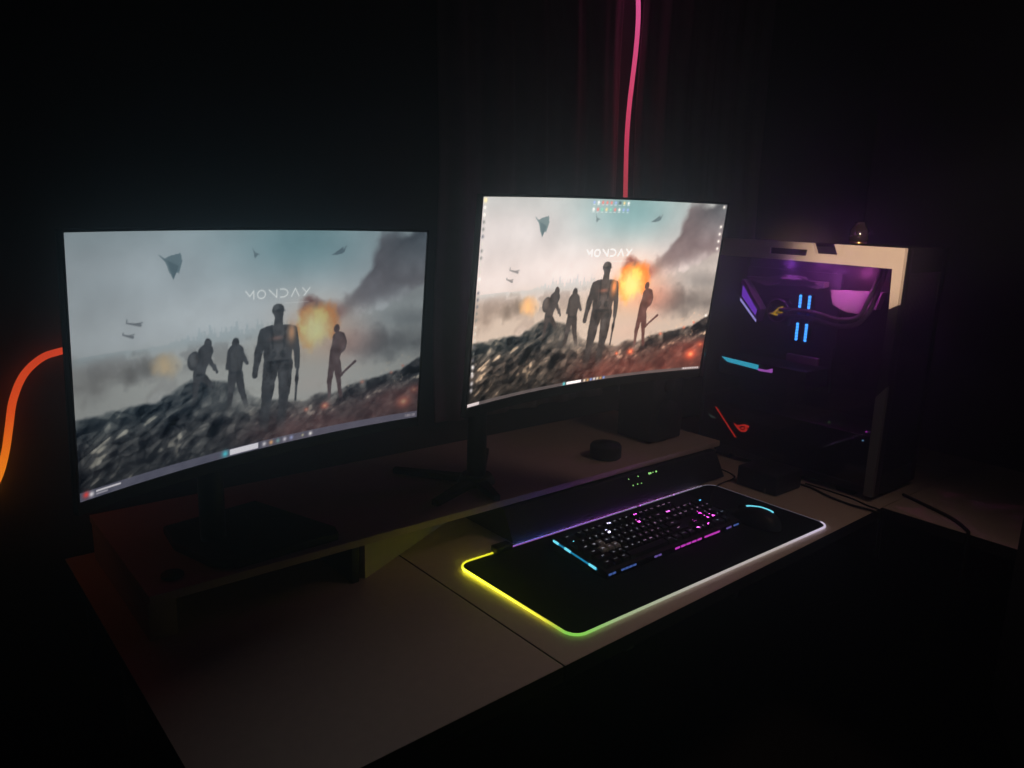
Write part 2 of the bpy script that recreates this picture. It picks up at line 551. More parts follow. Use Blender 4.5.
    def streak(fx, fy, seed):
        global AX, VY
        ox, oy = AX, VY
        AX, VY = (ox * ca + oy * sa) * 0.55 + 0.5, (-ox * sa + oy * ca) + 1.0
        o_ = (vnoise(fx, fy, seed) + 0.6 * vnoise(fx * 2.1, fy * 2.1, seed + 5)) / 1.6
        AX, VY = ox, oy
        return o_
    big, fine = streak(14, 14, 301), streak(34, 34, 333)
    tone = 0.45 * (facet - 0.45) + 0.9 * (big - 0.5) + 0.9 * (fine - 0.5) + 0.5 * (n4 - 0.5)
    rock = np.array((52, 46, 42.)) + tone[..., None] * np.array((124, 108, 92.))
    shade = 0.62 + 0.38 * np.clip(crack + 0.4 * n4, 0, 1)
    rock = rock * shade[..., None] + (sst(0.66, 0.80, fine) * sst(0.45, 0.6, big))[..., None] * np.array((70, 58, 44.))
    rock = rock * (0.70 + 0.5 * sst(0.0, 0.30, VY))[..., None]
    rock = rock + (sst(0.16, 0.32, VY) * sst(0.55, 0.1, UX))[..., None] * np.array((4, 12, 14.))
    redk = sst(0.30, 0.60, UX) * sst(0.24, 0.04, VY) + sst(0.74, 0.95, UX) * sst(0.26, 0.10, VY)
    rock = rock * (1 - 0.55 * np.clip(redk, 0, 1)[..., None]) + np.array((146, 74, 62.)) * 0.55 * np.clip(redk, 0, 1)[..., None] * (0.6 + 0.8 * n3)[..., None]
    P.over(rock, sst(-0.012, 0.010, gt - VY))
    # dust drifting between the feet
    P.over((206, 186, 166), np.exp(-((UX - 0.48) / 0.16) ** 2 - ((VY - 0.27) / 0.07) ** 2) * 0.55 * (0.4 + n2))
    P.over((206, 170, 150), np.exp(-((UX - 0.64) / 0.10) ** 2 - ((VY - 0.27) / 0.07) ** 2) * 0.55)
    for (fu, fv, rad, kk) in ((0.949, 0.10, 0.045, 0.9), (0.677, 0.147, 0.022, 1.0), (0.617, 0.145, 0.012, 0.8), (0.985, 0.16, 0.03, 0.5), (0.80, 0.24, 0.012, 0.6), (0.90, 0.27, 0.010, 0.6), (0.94, 0.30, 0.008, 0.8)):
        d = np.hypot(AX - fu * 16 / 9, (VY - fv) * 1.3)
        P.over((236, 92, 62), np.exp(-(d / rad) ** 2) * kk)
        P.over((255, 190, 120), np.exp(-(d / rad / 0.35) ** 2) * kk * 0.8)
    rs = np.random.default_rng(9)
    for _ in range(46):
        fu, fv = 0.74 + 0.25 * rs.random(), 0.22 + 0.14 * rs.random() ** 1.3
        d = np.hypot(AX - fu * 16 / 9, VY - fv)
        P.over((235, 190, 150), np.exp(-(d / 0.0045) ** 2) * 0.7 * rs.random())
    # four plain standing figures seen against the light
    def figure(parts, col, fade):
        d = np.full(UX.shape, 9.0)
        for p in parts:
            d = np.minimum(d, p)
        P.over(np.array(col, float) + (n4[..., None] - 0.5) * 60, cov(d + (n4 - 0.5) * 0.010) * sst(fade[0], fade[1], VY))
    dk = (62, 54, 51)
    figure([ell((.528, .628), .026, .034), ell((.527, .643), .031, .030), seg_dist((.528, .60), (.528, .565), .022, .026),
            seg_dist((.494, .550), (.562, .550), .024, .024), seg_dist((.509, .53), (.508, .41), .046, .040), seg_dist((.549, .53), (.547, .41), .046, .040), seg_dist((.500, .395), (.556, .395), .018, .018),
            seg_dist((.486, .545), (.468, .45), .026, .020), seg_dist((.468, .45), (.459, .355), .019, .014),
            seg_dist((.570, .545), (.584, .45), .026, .020), seg_dist((.584, .45), (.587, .365), .019, .014),
            seg_dist((.588, .38), (.582, .205), .009, .006),
            seg_dist((.506, .39), (.495, .25), .042, .030), seg_dist((.495, .25), (.484, .08), .028, .020),
            seg_dist((.549, .39), (.547, .25), .042, .030), seg_dist((.547, .25), (.535, .06), .028, .020)], dk, (0.06, 0.16))
    # gear: vest, straps, belt, pouches, knee pads
    gear = lambda d, col, a: P.over(np.array(col, float) + (n4[..., None] - 0.5) * 70, cov(d + (n4 - 0.5) * 0.012, 0.006) * a)
    gear(seg_dist((.528, .535), (.528, .455), .046, .042), (88, 76, 70), .55)
    gear(seg_dist((.507, .56), (.512, .47), .006, .006), (36, 32, 31), .7)
    gear(seg_dist((.550, .56), (.545, .47), .006, .006), (36, 32, 31), .7)
    gear(seg_dist((.498, .405), (.558, .402), .007, .007), (34, 30, 29), .8)
    for gu, gv in ((.504, .375), (.553, .372), (.515, .44), (.541, .44)):
        gear(ell((gu, gv), .016, .018), (40, 36, 34), .7)
    gear(ell((.497, .235), .018, .020), (40, 36, 35), .6)
    gear(ell((.546, .232), .018, .020), (40, 36, 35), .6)
    gear(ell((.520, .657), .014, .012), (108, 100, 94), .7)
    gear(ell((.533, .640), .020, .006), (38, 34, 33), .7)
    P.over((255, 150, 80), np.exp(-((UX - .568) / .012) ** 2 - ((VY - .535) / .045) ** 2) * 0.85)
    P.over((196, 120, 96), np.exp(-((UX - .525) / .018) ** 2 - ((VY - .515) / .010) ** 2) * 0.55)
    figure([ell((.328, .530), .018, .022), seg_dist((.322, .495), (.302, .40), .034, .028), ell((.289, .465), .030, .040),
            seg_dist((.325, .475), (.345, .415), .012, .009), seg_dist((.345, .43), (.352, .40), .01, .006), seg_dist((.298, .40), (.293, .33), .020, .013), seg_dist((.293, .33), (.284, .255), .013, .009),
            seg_dist((.308, .40), (.325, .365), .019, .012), seg_dist((.325, .365), (.338, .34), .012, .009)], dk, (0.24, 0.33))
    figure([ell((.404, .512), .018, .023), seg_dist((.404, .470), (.402, .385), .042, .034), seg_dist((.420, .465), (.436, .42), .014, .010), seg_dist((.388, .465), (.380, .41), .013, .010),
            seg_dist((.395, .375), (.388, .29), .024, .015), seg_dist((.388, .29), (.382, .21), .015, .010), seg_dist((.411, .375), (.422, .29), .023, .015), seg_dist((.422, .29), (.437, .20), .015, .010)], dk, (0.19, 0.28))
    figure([ell((.710, .528), .016, .022), seg_dist((.717, .480), (.704, .365), .036, .030), ell((.728, .450), .028, .046),
            seg_dist((.703, .47), (.700, .40), .012, .010), seg_dist((.722, .285), (.773, .354), .008, .006), seg_dist((.715, .39), (.726, .31), .012, .008),
            seg_dist((.698, .355), (.690, .27), .021, .013), seg_dist((.690, .27), (.691, .175), .013, .009), seg_dist((.712, .355), (.720, .27), .021, .013), seg_dist((.720, .27), (.732, .16), .013, .010)], (92, 58, 52), (0.15, 0.2))
    gear(ell((.289, .468), .020, .028), (92, 80, 72), .5)
    gear(seg_dist((.404, .465), (.403, .41), .026, .022), (88, 78, 72), .5)
    gear(seg_dist((.389, .385), (.416, .383), .006, .006), (36, 32, 31), .7)
    gear(ell((.729, .452), .018, .032), (112, 66, 56), .5)
    gear(seg_dist((.297, .40), (.312, .398), .006, .006), (36, 32, 31), .7)
    # aircraft
    P.over((98, 116, 118), inpoly([(.203, .915), (.222, .893), (.236, .903), (.262, .912), (.266, .880), (.257, .832), (.250, .838), (.243, .806), (.232, .842), (.224, .880)]) * 0.9)
    P.over((70, 88, 92), inpoly([(.228, .886), (.256, .862), (.252, .838), (.243, .812)]) * 0.6)
    P.over((100, 116, 118), inpoly([(.452, .925), (.460, .905), (.474, .897), (.466, .893), (.458, .878), (.456, .898)]) * 0.9)
    P.over((88, 104, 108), inpoly([(.688, .888), (.705, .905), (.722, .925), (.724, .912), (.735, .935), (.727, .898), (.715, .890), (.700, .886)]) * 0.9)
    for (ou, ov, kk) in ((.145, .650, 1.0), (.130, .607, 0.7)):
        P.over((112, 106, 104), cov(np.minimum(np.minimum(seg_dist((ou - .018 * kk, ov + .006), (ou + .014 * kk, ov - .008), .0025, .006), seg_dist((ou + .002, ov - .001), (ou + .020 * kk, ov + .002), .003, .002)), seg_dist((ou - .018 * kk, ov + .006), (ou - .017 * kk, ov + .020 * kk), .003, .002))) * 0.85)
    if not warm:      # the left display is set cooler, dimmer and flatter
        lum = P.c.mean(axis=2, keepdims=True)
        P.c = (lum + (P.c - lum) * 0.72)
        P.c = P.c * np.array((0.70, 0.765, 0.775)) + np.array((8, 11, 17.))
        P.c = P.c * (1 - 0.10 * sst(0.5, 1.0, np.abs(UX - 0.5) * 2))[..., None]
    return P

def lettering(P, u0, u1, v0, v1, col):
    """the day of the week in thin broken capitals: M O N D A Y"""
    G = {'M': [[(0, 1), (.5, .35), (1, 1)], [(1, 1), (1, 0)]], 'N': [[(0, 1), (1, 0)], [(1, 0), (1, 1)]],
         'A': [[(0, 0), (.5, 1), (1, 0)]], 'Y': [[(0, 1), (.45, .5)], [(1, 1), (.2, 0)]],
         'D': [[(.0, 1), (.5, 1), (.85, .8), (1, .5), (.85, .2), (.5, 0), (.0, 0)]],
         'O': [[(.5 + .5 * math.cos(t * PI / 8), .5 + .5 * math.sin(t * PI / 8)) for t in range(17)]]}
    w = (u1 - u0) / 6 * 0.72
    d = np.full(UX.shape, 9.0)
    for i, ch in enumerate('MONDAY'):
        ou = u0 + (u1 - u0 - w) * i / 5
        for st in G[ch]:
            for p, q in zip(st, st[1:]):
                d = np.minimum(d, seg_dist((ou + p[0] * w, v0 + p[1] * (v1 - v0)), (ou + q[0] * w, v0 + q[1] * (v1 - v0)), .0022, .0022))
    P.over(col, cov(d, 0.004))

def rect(u0, v0, u1, v1):
    return ((UX >= u0) & (UX <= u1) & (VY >= v0) & (VY <= v1)).astype(float)
def dot(u, v, r):
    return np.exp(-(np.hypot(AX - u * 16 / 9, VY - v) / r) ** 2)

def display(warm):
    P = paint_scene(warm)
    w = (255, 255, 255) if warm else (205, 212, 212)
    lettering(P, .433, .622, .702, .738, w)
    P.over(w, rect(.545, .672, .62, .6755) * 0.28)
    if warm:
        P.over((88, 80, 80), rect(0, 0, 1, .018) * 0.85)
        P.over((245, 240, 238), rect(.412, .002, .475, .017))
        P.over((90, 200, 210), dot(.402, .009, .010))
        for i in range(7):
            P.over([(235, 220, 190), (200, 150, 80), (120, 150, 220), (230, 230, 235)][i % 4], dot(.49 + i * .014, .009, .008))
        P.over((235, 225, 225), rect(.002, .003, .05, .017) * 0.75)
        P.over((235, 225, 225), rect(.92, .004, .995, .015) * (np.sin(UX * 1200) > -0.2) * 0.8)
        rs = np.random.default_rng(3)
        cs = [(245, 245, 240), (230, 120, 110), (120, 200, 170), (240, 210, 140), (150, 170, 220), (60, 70, 80)]
        for r_, v in enumerate((.982, .947)):
            for i in range(9):
                P.over(cs[int(rs.integers(6))], dot(.440 + i * .0178, v, .0085) * 0.95)
                P.over((230, 235, 235), rect(.435 + i * .0178, v - .014, .445 + i * .0178, v - .011) * .5)
        for i in range(26):
            v = .985 - i * .0325
            P.over([(250, 245, 235), (110, 110, 105), (200, 195, 185), (90, 90, 100)][int(rs.integers(4))] if i else (255, 235, 170), dot(.011, v, .0075 if i else .011) * .9)
        for v in (.872, .830, .788, .745, .34, .985):
            P.over((250, 245, 235), dot(.989, v, .009))
        for v in (.20, .16, .12, .085):
            P.over((220, 215, 215), dot(.013, v, .011) * .8)
    else:
        P.over((84, 86, 102), rect(0, 0, 1, .036) * 0.8)
        P.over((196, 198, 206), rect(.385, .006, .468, .030))
        P.over((70, 170, 185), dot(.372, .018, .015))
        for i in range(5):
            P.over([(205, 205, 210), (210, 160, 110), (110, 150, 150), (190, 190, 200), (140, 150, 190)][i], dot(.487 + i * .021, .018, .010) * .9)
        P.over((215, 215, 215), dot(.632, .018, .010))
        P.over((170, 170, 140), dot(.607, .018, .006))
        P.over((190, 60, 60), dot(.016, .022, .012))
        P.over((200, 200, 205), dot(.028, .018, .010))
        P.over((205, 205, 210), rect(.038, .021, .098, .029) * .8)
        P.over((170, 170, 180), rect(.038, .010, .066, .016) * .6)
        P.over((180, 175, 180), rect(.955, .010, .992, .024) * (np.sin(UX * 900) > -0.2) * .6)
    s = np.clip(P.c, 0, 255) / 255.0
    return np.where(s <= 0.04045, s / 12.92, ((s + 0.055) / 1.055) ** 2.4)

def monitor(o, ang, label, group, warm, gain, base_xy):
    A = Matrix.Translation(o) @ rotm(*ang)
    root = thing('monitor', (base_xy[0], base_xy[1], ZR), label, 'monitor', group)
    def sp(x, z, dy=0.0):
        """arc length x, height z on the curved panel, dy behind it"""
        t = x / SR
        R = SR + dy
        return A @ Vector((R * math.sin(t), R * math.cos(t) - SR, z))
    # display
    px = display(warm) * gain
    me = bpy.data.meshes.new('screen')
    X = (UX.ravel() - 0.5) * SW
    Z = (VY.ravel() - 0.5) * SH
    t = X / SR
    loc = np.stack([SR * np.sin(t), SR * np.cos(t) - SR, Z, np.ones_like(t)], 1)
    co = (loc @ np.array(A).T)[:, :3] - np.array(root.location)
    idx = np.arange(PW * PH).reshape(PH, PW)
    q = np.stack([idx[:-1, :-1], idx[:-1, 1:], idx[1:, 1:], idx[1:, :-1]], -1).reshape(-1, 4)
    me.vertices.add(len(co))
    me.vertices.foreach_set('co', co.astype(np.float32).ravel())
    me.loops.add(q.size)
    me.loops.foreach_set('vertex_index', q.ravel().astype(np.int32))
    me.polygons.add(len(q))
    me.polygons.foreach_set('loop_start', np.arange(0, q.size, 4, dtype=np.int32))
    me.update(calc_edges=True)
    at = me.color_attributes.new('glow', 'FLOAT_COLOR', 'POINT')
    at.data.foreach_set('color', np.concatenate([px.reshape(-1, 3), np.ones((PW * PH, 1))], 1).astype(np.float32).ravel())
    me.materials.append(M['screen_bright' if warm else 'screen_dim'])
    so = bpy.data.objects.new('screen', me)
    COL.objects.link(so)
    so.parent = root
    # bezel: four curved bars round the display
    bz = MB()
    n = 28
    def bar(x0, x1, z0, z1, d0, d1, n=n):
        vs, fs = [], []
        for i in range(n + 1):
            x = x0 + (x1 - x0) * i / n
            for (z, dd) in ((z0, d0), (z1, d0), (z1, d1), (z0, d1)):
                vs.append(sp(x, z, dd))
        for i in range(n):
            for k in range(4):
                fs.append((i * 4 + k, i * 4 + (k + 1) % 4, (i + 1) * 4 + (k + 1) % 4, (i + 1) * 4 + k))
        fs.append((0, 3, 2, 1))
        fs.append((n * 4, n * 4 + 1, n * 4 + 2, n * 4 + 3))
        bz.faces(vs, fs, False)
    w, h, e, ch = SW / 2, SH / 2, 0.0035, 0.017
    bar(-w - e, w + e, h, h + e, -0.0015, 0.008)
    bar(-w - e, w + e, -h - ch, -h, -0.0015, 0.008)
    bar(-w - e, -w, -h, h, -0.0015, 0.008, 2)
    bar(w, w + e, -h, h, -0.0015, 0.008, 2)
    bz.build('bezel', M['black'], root)
    # back shell, thicker in the middle
    bk = MB()
    vs, fs = [], []
    nx, nz = 24, 12
    for side in (0, 1):
        for i in range(nx + 1):
            for j in range(nz + 1):
                a_, b_ = i / nx * 2 - 1, j / nz * 2 - 1
                bulge = 0.009 + 0.037 * (max(0, 1 - a_ ** 2) * max(0, 1 - b_ ** 2)) ** 0.5
                vs.append(sp(a_ * (w + e), b_ * (h + (e + ch) / 2) - (ch - e) / 2, 0.004 if side == 0 else bulge))
    S = (nx + 1) * (nz + 1)
    for i in range(nx):
        for j in range(nz):
            k = i * (nz + 1) + j
            fs.append((k, k + 1, k + nz + 2, k + nz + 1))
            fs.append((S + k, S + k + nz + 1, S + k + nz + 2, S + k + 1))
    for i in range(nx):
        for j in (0, nz):
            k, k2 = i * (nz + 1) + j, (i + 1) * (nz + 1) + j
            fs.append((k, k2, S + k2, S + k))
    for j in range(nz):
        for i in (0, nx):
            k, k2 = i * (nz + 1) + j, i * (nz + 1) + j + 1
            fs.append((k, k2, S + k2, S + k))
    bk.faces(vs, fs, True)
    bk.build('back_shell', M['black'], root)
    return root, sp

lm, spl = monitor(Vector((0.46259, 1.13343, 1.24048)), (0.21144, 0.06706, 0.00412), 'left curved monitor, its battle picture dimmer and greyer, above the black base plate', 'curved monitors on the riser', False, 1.12, (0.43, 1.34))
rm, spr = monitor(Vector((1.02421, 0.99343, 1.30348)), (-0.01665, 0.10595, -0.00603), 'right curved monitor, its battle picture brighter and warmer, below the pink rope light', 'curved monitors on the riser', True, 1.5, (1.02, 1.34))

# stands
def stand(root, sp, top):
    bx, by = root.location.x, root.location.y
    c = sp(0, -0.02, 0.044)
    nk = MB()
    nk.tube(smooth_path([c, c.lerp(Vector((bx, by, c.z - 0.02)), 0.6), (bx, by, c.z - 0.05), (bx, by, c.z - 0.15), (bx, by, ZR + 0.015)], 8), 0.022, 16)
    nk.box((c.x - 0.05, c.y - 0.004, c.z - 0.05), (c.x + 0.05, c.y + 0.006, c.z + 0.05), 0.003)
    nk.build('stand_neck', M['black_metal'], root)
stand(lm, spl, 0)
stand(rm, spr, 0)
MB().prism([(0.373, 1.445), (0.33 + 0.36 - 0.13, 1.475), (0.63, 1.262), (0.622, 1.232), (0.432, 1.225), (0.395, 1.255), (0.366, 1.36)], ZR + 0.0002, ZR + 0.016, 'z', bev=0.003).build('stand_base', M['black'], lm)
def foot(p, q, w0, w1, root):
    p, q = Vector(p), Vector(q)
    d = (q - p).normalized()
    n = Vector((-d.y, d.x))
    MB().prism([tuple(p + n * w0), tuple(q + n * w1), tuple(q - n * w1), tuple(p - n * w0)], ZR + 0.0002, ZR + 0.014, 'z', bev=0.003).build('stand_foot', M['black_metal'], root)
MB().cyl((1.02, 1.34, ZR + 0.0002), 0.045, 0.035, 0.02, 28, bev=0.003).build('stand_hub', M['black_metal'], rm)
foot((1.02, 1.34), (0.984, 1.217), 0.018, 0.008, rm)
foot((1.02, 1.34), (0.86, 1.27), 0.018, 0.009, rm)
foot((1.02, 1.34), (1.17, 1.50), 0.018, 0.009, rm)
foot((1.02, 1.34), (0.90, 1.50), 0.018, 0.009, rm)

# ------------------------------------------------------------------ small things on the riser
pk = MB().lathe((1.40, 1.30, ZR + 0.0005), [(0.036, 0), (0.040, 0.003), (0.040, 0.030), (0.036, 0.036), (0.016, 0.038), (0.014, 0.042)], 36)
tag(pk.build('dial', M['black'], None, (1.40, 1.30, ZR)), 'squat round black dial standing on the riser below the right monitor', 'dial')
spk = thing('speaker', (1.64, 1.36, ZR), 'black box speaker on the riser behind the round dial', 'speaker')
MB().box((1.575, 1.305, ZR + 0.004), (1.705, 1.425, ZR + 0.20), 0.004).build('cabinet', M['black'], spk)
MB().lathe((1.64, 1.36, ZR + 0.0003), [(0.05, 0), (0.05, 0.0038)], 24).build('foot_pad', M['rubber'], spk)
g = MB().cyl((1.64, 1.297, ZR + 0.075), 0.042, 0.042, 0.008, 28, 'y').cyl((1.64, 1.297, ZR + 0.155), 0.02, 0.02, 0.008, 24, 'y')
g.build('driver', M['rubber'], spk)
cap = MB().lathe((0.335, 1.262, ZR + 0.0004), [(0.0165, 0), (0.018, 0.001), (0.018, 0.004), (0.0165, 0.0055)], 28)
tag(cap.build('cable_cap', M['black'], None, (0.335, 1.262, ZR)), 'small flat round black cap at the left front corner of the riser', 'cap')

# box with green lights under the riser
hub = thing('soundbar', (1.37, 1.28, ZT), 'long black bar speaker with tiny green lights under the riser behind the keyboard', 'speaker')
MB().prism([(1.178, ZT + 0.0045), (1.212, ZT + 0.068), (1.216, ZT + 0.070), (1.36, ZT + 0.070), (1.36, ZT + 0.0045)], 1.0, 1.745, 'x').build('housing', M['bar'], hub)
for x in (1.05, 1.69):
    MB().box((x, 1.225, ZT + 0.0005), (x + 0.03, 1.34, ZT + 0.0044)).build('foot_pad', M['rubber'], hub)
def led_at(x, z):
    """where the sight line to a light meets the sloping front"""
    d = Vector((x, 1.26, z)) - CAM
    k = (1.178 + (CAM.z - ZT - 0.0045) * 0.034 / 0.0635) / (d.y - d.z * 0.034 / 0.0635)
    return CAM + d * k
for (x, z, r) in ((1.449, .783, .0011), (1.485, .7835, .0013), (1.468, .762, .0013), (1.485, .762, .0013), (1.50, .7615, .001), (1.528, .7825, .0026), (1.534, .7825, .0022), (1.543, .783, .0012), (1.556, .7825, .0022)):
    MB().cyl(led_at(x, z) + Vector((0, -0.0012, 0)), r, r, 0.003, 10, 'y').build('indicator_light', M['green_led'], hub)

# ------------------------------------------------------------------ mouse pad with its light edge
pad = thing('mouse_pad', (1.25, 1.0, ZT), 'long black mouse pad with a glowing edge, under keyboard and mouse', 'mouse pad')
def rrect(x0, y0, x1, y1, r, n=8):
    out = []
    for cx, cy, a0 in ((x1 - r, y1 - r, 0), (x0 + r, y1 - r, 90), (x0 + r, y0 + r, 180), (x1 - r, y0 + r, 270)):
        for k in range(n + 1):
            a_ = math.radians(a0 + 90 * k / n)
            out.append((cx + r * math.cos(a_), cy + r * math.sin(a_)))
    return out
PX0, PY0, PX1, PY1 = 0.844, 0.829, 1.666, 1.166
MB().prism(rrect(PX0, PY0, PX1, PY1, 0.028), ZT + 0.0004, ZT + 0.004, 'z').build('cloth_top', M['cloth'], pad)
Y_ = lin((228, 232, 50)); YG = lin((205, 205, 60)); GR = lin((128, 200, 84)); GW = lin((150, 172, 130)); WL = lin((172, 168, 168)); LV = lin((196, 190, 218))
PU = lin((134, 78, 160)); GL = lin((112, 112, 135))
def padglow(p):
    x, y = p.x, p.y
    if y < PY0 + 0.02:
        return ramp([(0.86, GR), (0.95, GW), (1.2, WL), (1.45, WL), (1.63, LV)], x)
    if x < PX0 + 0.02:
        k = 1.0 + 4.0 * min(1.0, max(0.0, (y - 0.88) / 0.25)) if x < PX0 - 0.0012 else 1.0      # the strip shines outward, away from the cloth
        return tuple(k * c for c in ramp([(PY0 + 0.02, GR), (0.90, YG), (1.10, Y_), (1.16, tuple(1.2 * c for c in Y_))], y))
    if y > PY1 - 0.02:
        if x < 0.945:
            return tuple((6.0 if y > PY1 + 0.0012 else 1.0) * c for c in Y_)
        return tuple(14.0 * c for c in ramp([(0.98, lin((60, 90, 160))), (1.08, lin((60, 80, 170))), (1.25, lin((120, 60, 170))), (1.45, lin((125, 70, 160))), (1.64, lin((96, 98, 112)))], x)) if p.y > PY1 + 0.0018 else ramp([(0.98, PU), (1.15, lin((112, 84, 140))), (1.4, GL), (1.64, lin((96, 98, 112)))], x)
    return tuple(0.12 * c for c in LV)
def strip(pts, r=0.0026):
    o = MB().tube([(x, y, ZT + 0.0034) for x, y in pts], r, 8).build('light_edge', M['strip'], pad)
    glow(o, padglow)
def arc(cx, cy, r, a0, a1, n=10):
    return [(cx + r * math.cos(math.radians(a0 + (a1 - a0) * k / n)), cy + r * math.sin(math.radians(a0 + (a1 - a0) * k / n))) for k in range(n + 1)]
R_ = 0.028
left = [(0.935, PY1)] + arc(PX0 + R_, PY1 - R_, R_, 90, 180) + [(PX0, PY1 - R_ - (PY1 - PY0 - 2 * R_) * k / 12) for k in range(1, 12)] + arc(PX0 + R_, PY0 + R_, R_, 180, 270) + [(PX0 + R_ + (PX1 - PX0 - 2 * R_) * k / 20, PY0) for k in range(1, 20)] + arc(PX1 - R_, PY0 + R_, R_, 270, 360)
strip(left)
strip([(PX1, PY0 + R_ + 0.001 + (PY1 - PY0 - 2 * R_) * k / 8) for k in range(9)] + arc(PX1 - R_, PY1 - R_, R_, 10, 90), 0.0016)
for x0, x1 in ((0.985, 1.378), (1.392, 1.512), (1.520, 1.632)):
    strip([(x0 + (x1 - x0) * k / 10, PY1 + 0.0008) for k in range(11)], 0.0024)
MB().box((0.938, PY1 - 0.012, ZT + 0.004), (0.98, PY1 + 0.012, ZT + 0.018), 0.003).build('control_box', M['black'], pad)

# ------------------------------------------------------------------ keyboard
ZK = ZT + 0.0045
KX, KY, KR = 1.041, 0.944, math.radians(0.4)
kb = thing('keyboard', (KX, KY, ZK), 'black full-size keyboard with lit key legends and coloured edge lights, on the mouse pad', 'keyboard')
KM = Matrix.Translation((KX, KY, ZK)) @ Matrix.Rotation(KR, 4, 'Z')
KW, KD = 0.446, 0.163
def kp(x, y, z):
    return KM @ Vector((x, y, z))
slope = 0.0185 / KD
# wedge body
t = MB()
vs = [kp(0, 0, 0), kp(KW, 0, 0), kp(KW, KD, 0), kp(0, KD, 0), kp(0, 0, 0.014), kp(KW, 0, 0.014), kp(KW, KD, 0.0325), kp(0, KD, 0.0325)]
t.faces(vs, ((3, 2, 1, 0), (4, 5, 6, 7), (0, 1, 5, 4), (1, 2, 6, 5), (2, 3, 7, 6), (3, 0, 4, 7)))
bmesh.ops.bevel(t.bm, geom=list(t.bm.edges), offset=0.0022, segments=2, profile=0.5, affect='EDGES')
t.build('case', M['black'], kb)
# edge lights
def kbar(x0, y0, x1, y1, z0, z1, m, name='edge_light'):
    MB().box((x0, y0, z0), (x1, y1, z1), 0, KM).build(name, M[m], kb)

def sidebar(y0, y1, x, h, m):
    zz = lambda y: 0.006 + slope * y
    MB().faces_([kp(a_, b_, zz(b_) + c_) for b_ in (y0, y1) for a_ in (x, 0.0002) for c_ in (0, h)]).build('edge_light', M[m], kb)
sidebar(0.026, 0.150, -0.0012, 0.0035, 'cyan_key')
for y0, y1 in ((0.028, 0.048), (0.100, 0.118), (0.136, 0.152)):
    sidebar(y0, y1, -0.0022, 0.0045, 'cyan_hot')
def fbar(x0, x1, m, nseg):
    w = (x1 - x0) / nseg
    for k in range(nseg):
        kbar(x0 + k * w + w * 0.12, -0.0012, x0 + (k + 1) * w - w * 0.12, 0.0002, 0.006, 0.0098, m)
fbar(0.004, 0.026, 'blue_bar', 2)
fbar(0.040, 0.086, 'blue_bar', 4)
fbar(0.140, 0.164, 'violet_bar', 2)
fbar(0.206, 0.300, 'magenta_bar', 5)
fbar(0.300, 0.372, 'magenta_bar', 1)
fbar(0.388, 0.408, 'violet_bar', 2)
fbar(0.416, 0.436, 'blue_bar', 2)

# key legends as mesh glyphs
_glyphs = {}
def glyph(txt, size):
    k = (txt, size)
    if k not in _glyphs:
        cu = bpy.data.curves.new('legend_text', 'FONT')
        cu.body = txt
        cu.size = size
        cu.offset = size * 0.035
        cu.align_x = 'CENTER'
        cu.align_y = 'CENTER'
        cu.resolution_u = 2
        ob = bpy.data.objects.new('legend_text', cu)
        COL.objects.link(ob)
        bpy.context.view_layer.update()
        me = ob.evaluated_get(bpy.context.evaluated_depsgraph_get()).to_mesh()
        _glyphs[k] = ([v.co.copy() for v in me.vertices], [tuple(p.vertices) for p in me.polygons])
        ob.to_mesh_clear()
        bpy.data.objects.remove(ob)
        bpy.data.curves.remove(cu)
    return _glyphs[k]
U = 0.01905
rows = [  # y in units from the front, keys (text, width)
    (0.0, [('Ctrl', 1.25), ('Win', 1.25), ('Alt', 1.25), ('', 6.25), ('Alt', 1.25), ('Fn', 1.25), ('Menu', 1.25), ('Ctrl', 1.25), (None, .25), ('<', 1), ('v', 1), ('>', 1), (None, .25), ('0', 2), ('.', 1)]),
    (1.0, [('Shift', 2.25), *[(c, 1) for c in 'ZXCVBNM,./'], ('Shift', 2.75), (None, 1.25), ('^', 1), (None, 1.25), ('1', 1), ('2', 1), ('3', 1), ('Enter', 1)]),
    (2.0, [('Caps', 1.75), *[(c, 1) for c in "ASDFGHJKL;'"], ('Enter', 2.25), (None, 3.5), ('4', 1), ('5', 1), ('6', 1)]),
    (3.0, [('Tab', 1.5), *[(c, 1) for c in 'QWERTYUIOP[]'], ('\\', 1.5), (None, .25), ('Del', 1), ('End', 1), ('PgDn', 1), (None, .25), ('7', 1), ('8', 1), ('9', 1), ('+', 1)]),
    (4.0, [('`', 1), *[(c, 1) for c in '1234567890-='], ('Back', 2), (None, .25), ('Ins', 1), ('Home', 1), ('PgUp', 1), (None, .25), ('Num', 1), ('/', 1), ('*', 1), ('-', 1)]),
    (5.3, [('Esc', 1), (None, 1), *[('F%d' % i, 1) for i in range(1, 5)], (None, .5), *[('F%d' % i, 1) for i in range(5, 9)], (None, .5), *[('F%d' % i, 1) for i in range(9, 13)], (None, .25), ('PrtSc', 1), ('ScrLk', 1), ('Pause', 1)]),
]
def w2p(P):
    v = P - CAM
    return 512 + 780 * v.dot(rt2) / v.dot(fw), 384 - 780 * v.dot(up2) / v.dot(fw)
HOT = [((562, 545), lin((90, 215, 235)), 2.2, 9), ((577, 539), lin((110, 225, 245)), 2.6, 6), ((607, 528), lin((215, 210, 255)), 2.8, 5), ((637, 518), lin((240, 90, 225)), 2.6, 6),
       ((664, 510), lin((235, 110, 235)), 2.0, 5), ((699, 498), lin((70, 165, 215)), 2.2, 5), ((700, 515), lin((220, 60, 205)), 2.6, 5), ((709, 520), lin((235, 80, 220)), 2.8, 6), ((690, 522), lin((190, 50, 180)), 1.8, 6), ((699, 529), lin((240, 110, 235)), 2.8, 5), ((714, 526), lin((225, 70, 210)), 2.6, 5)]
keys = []
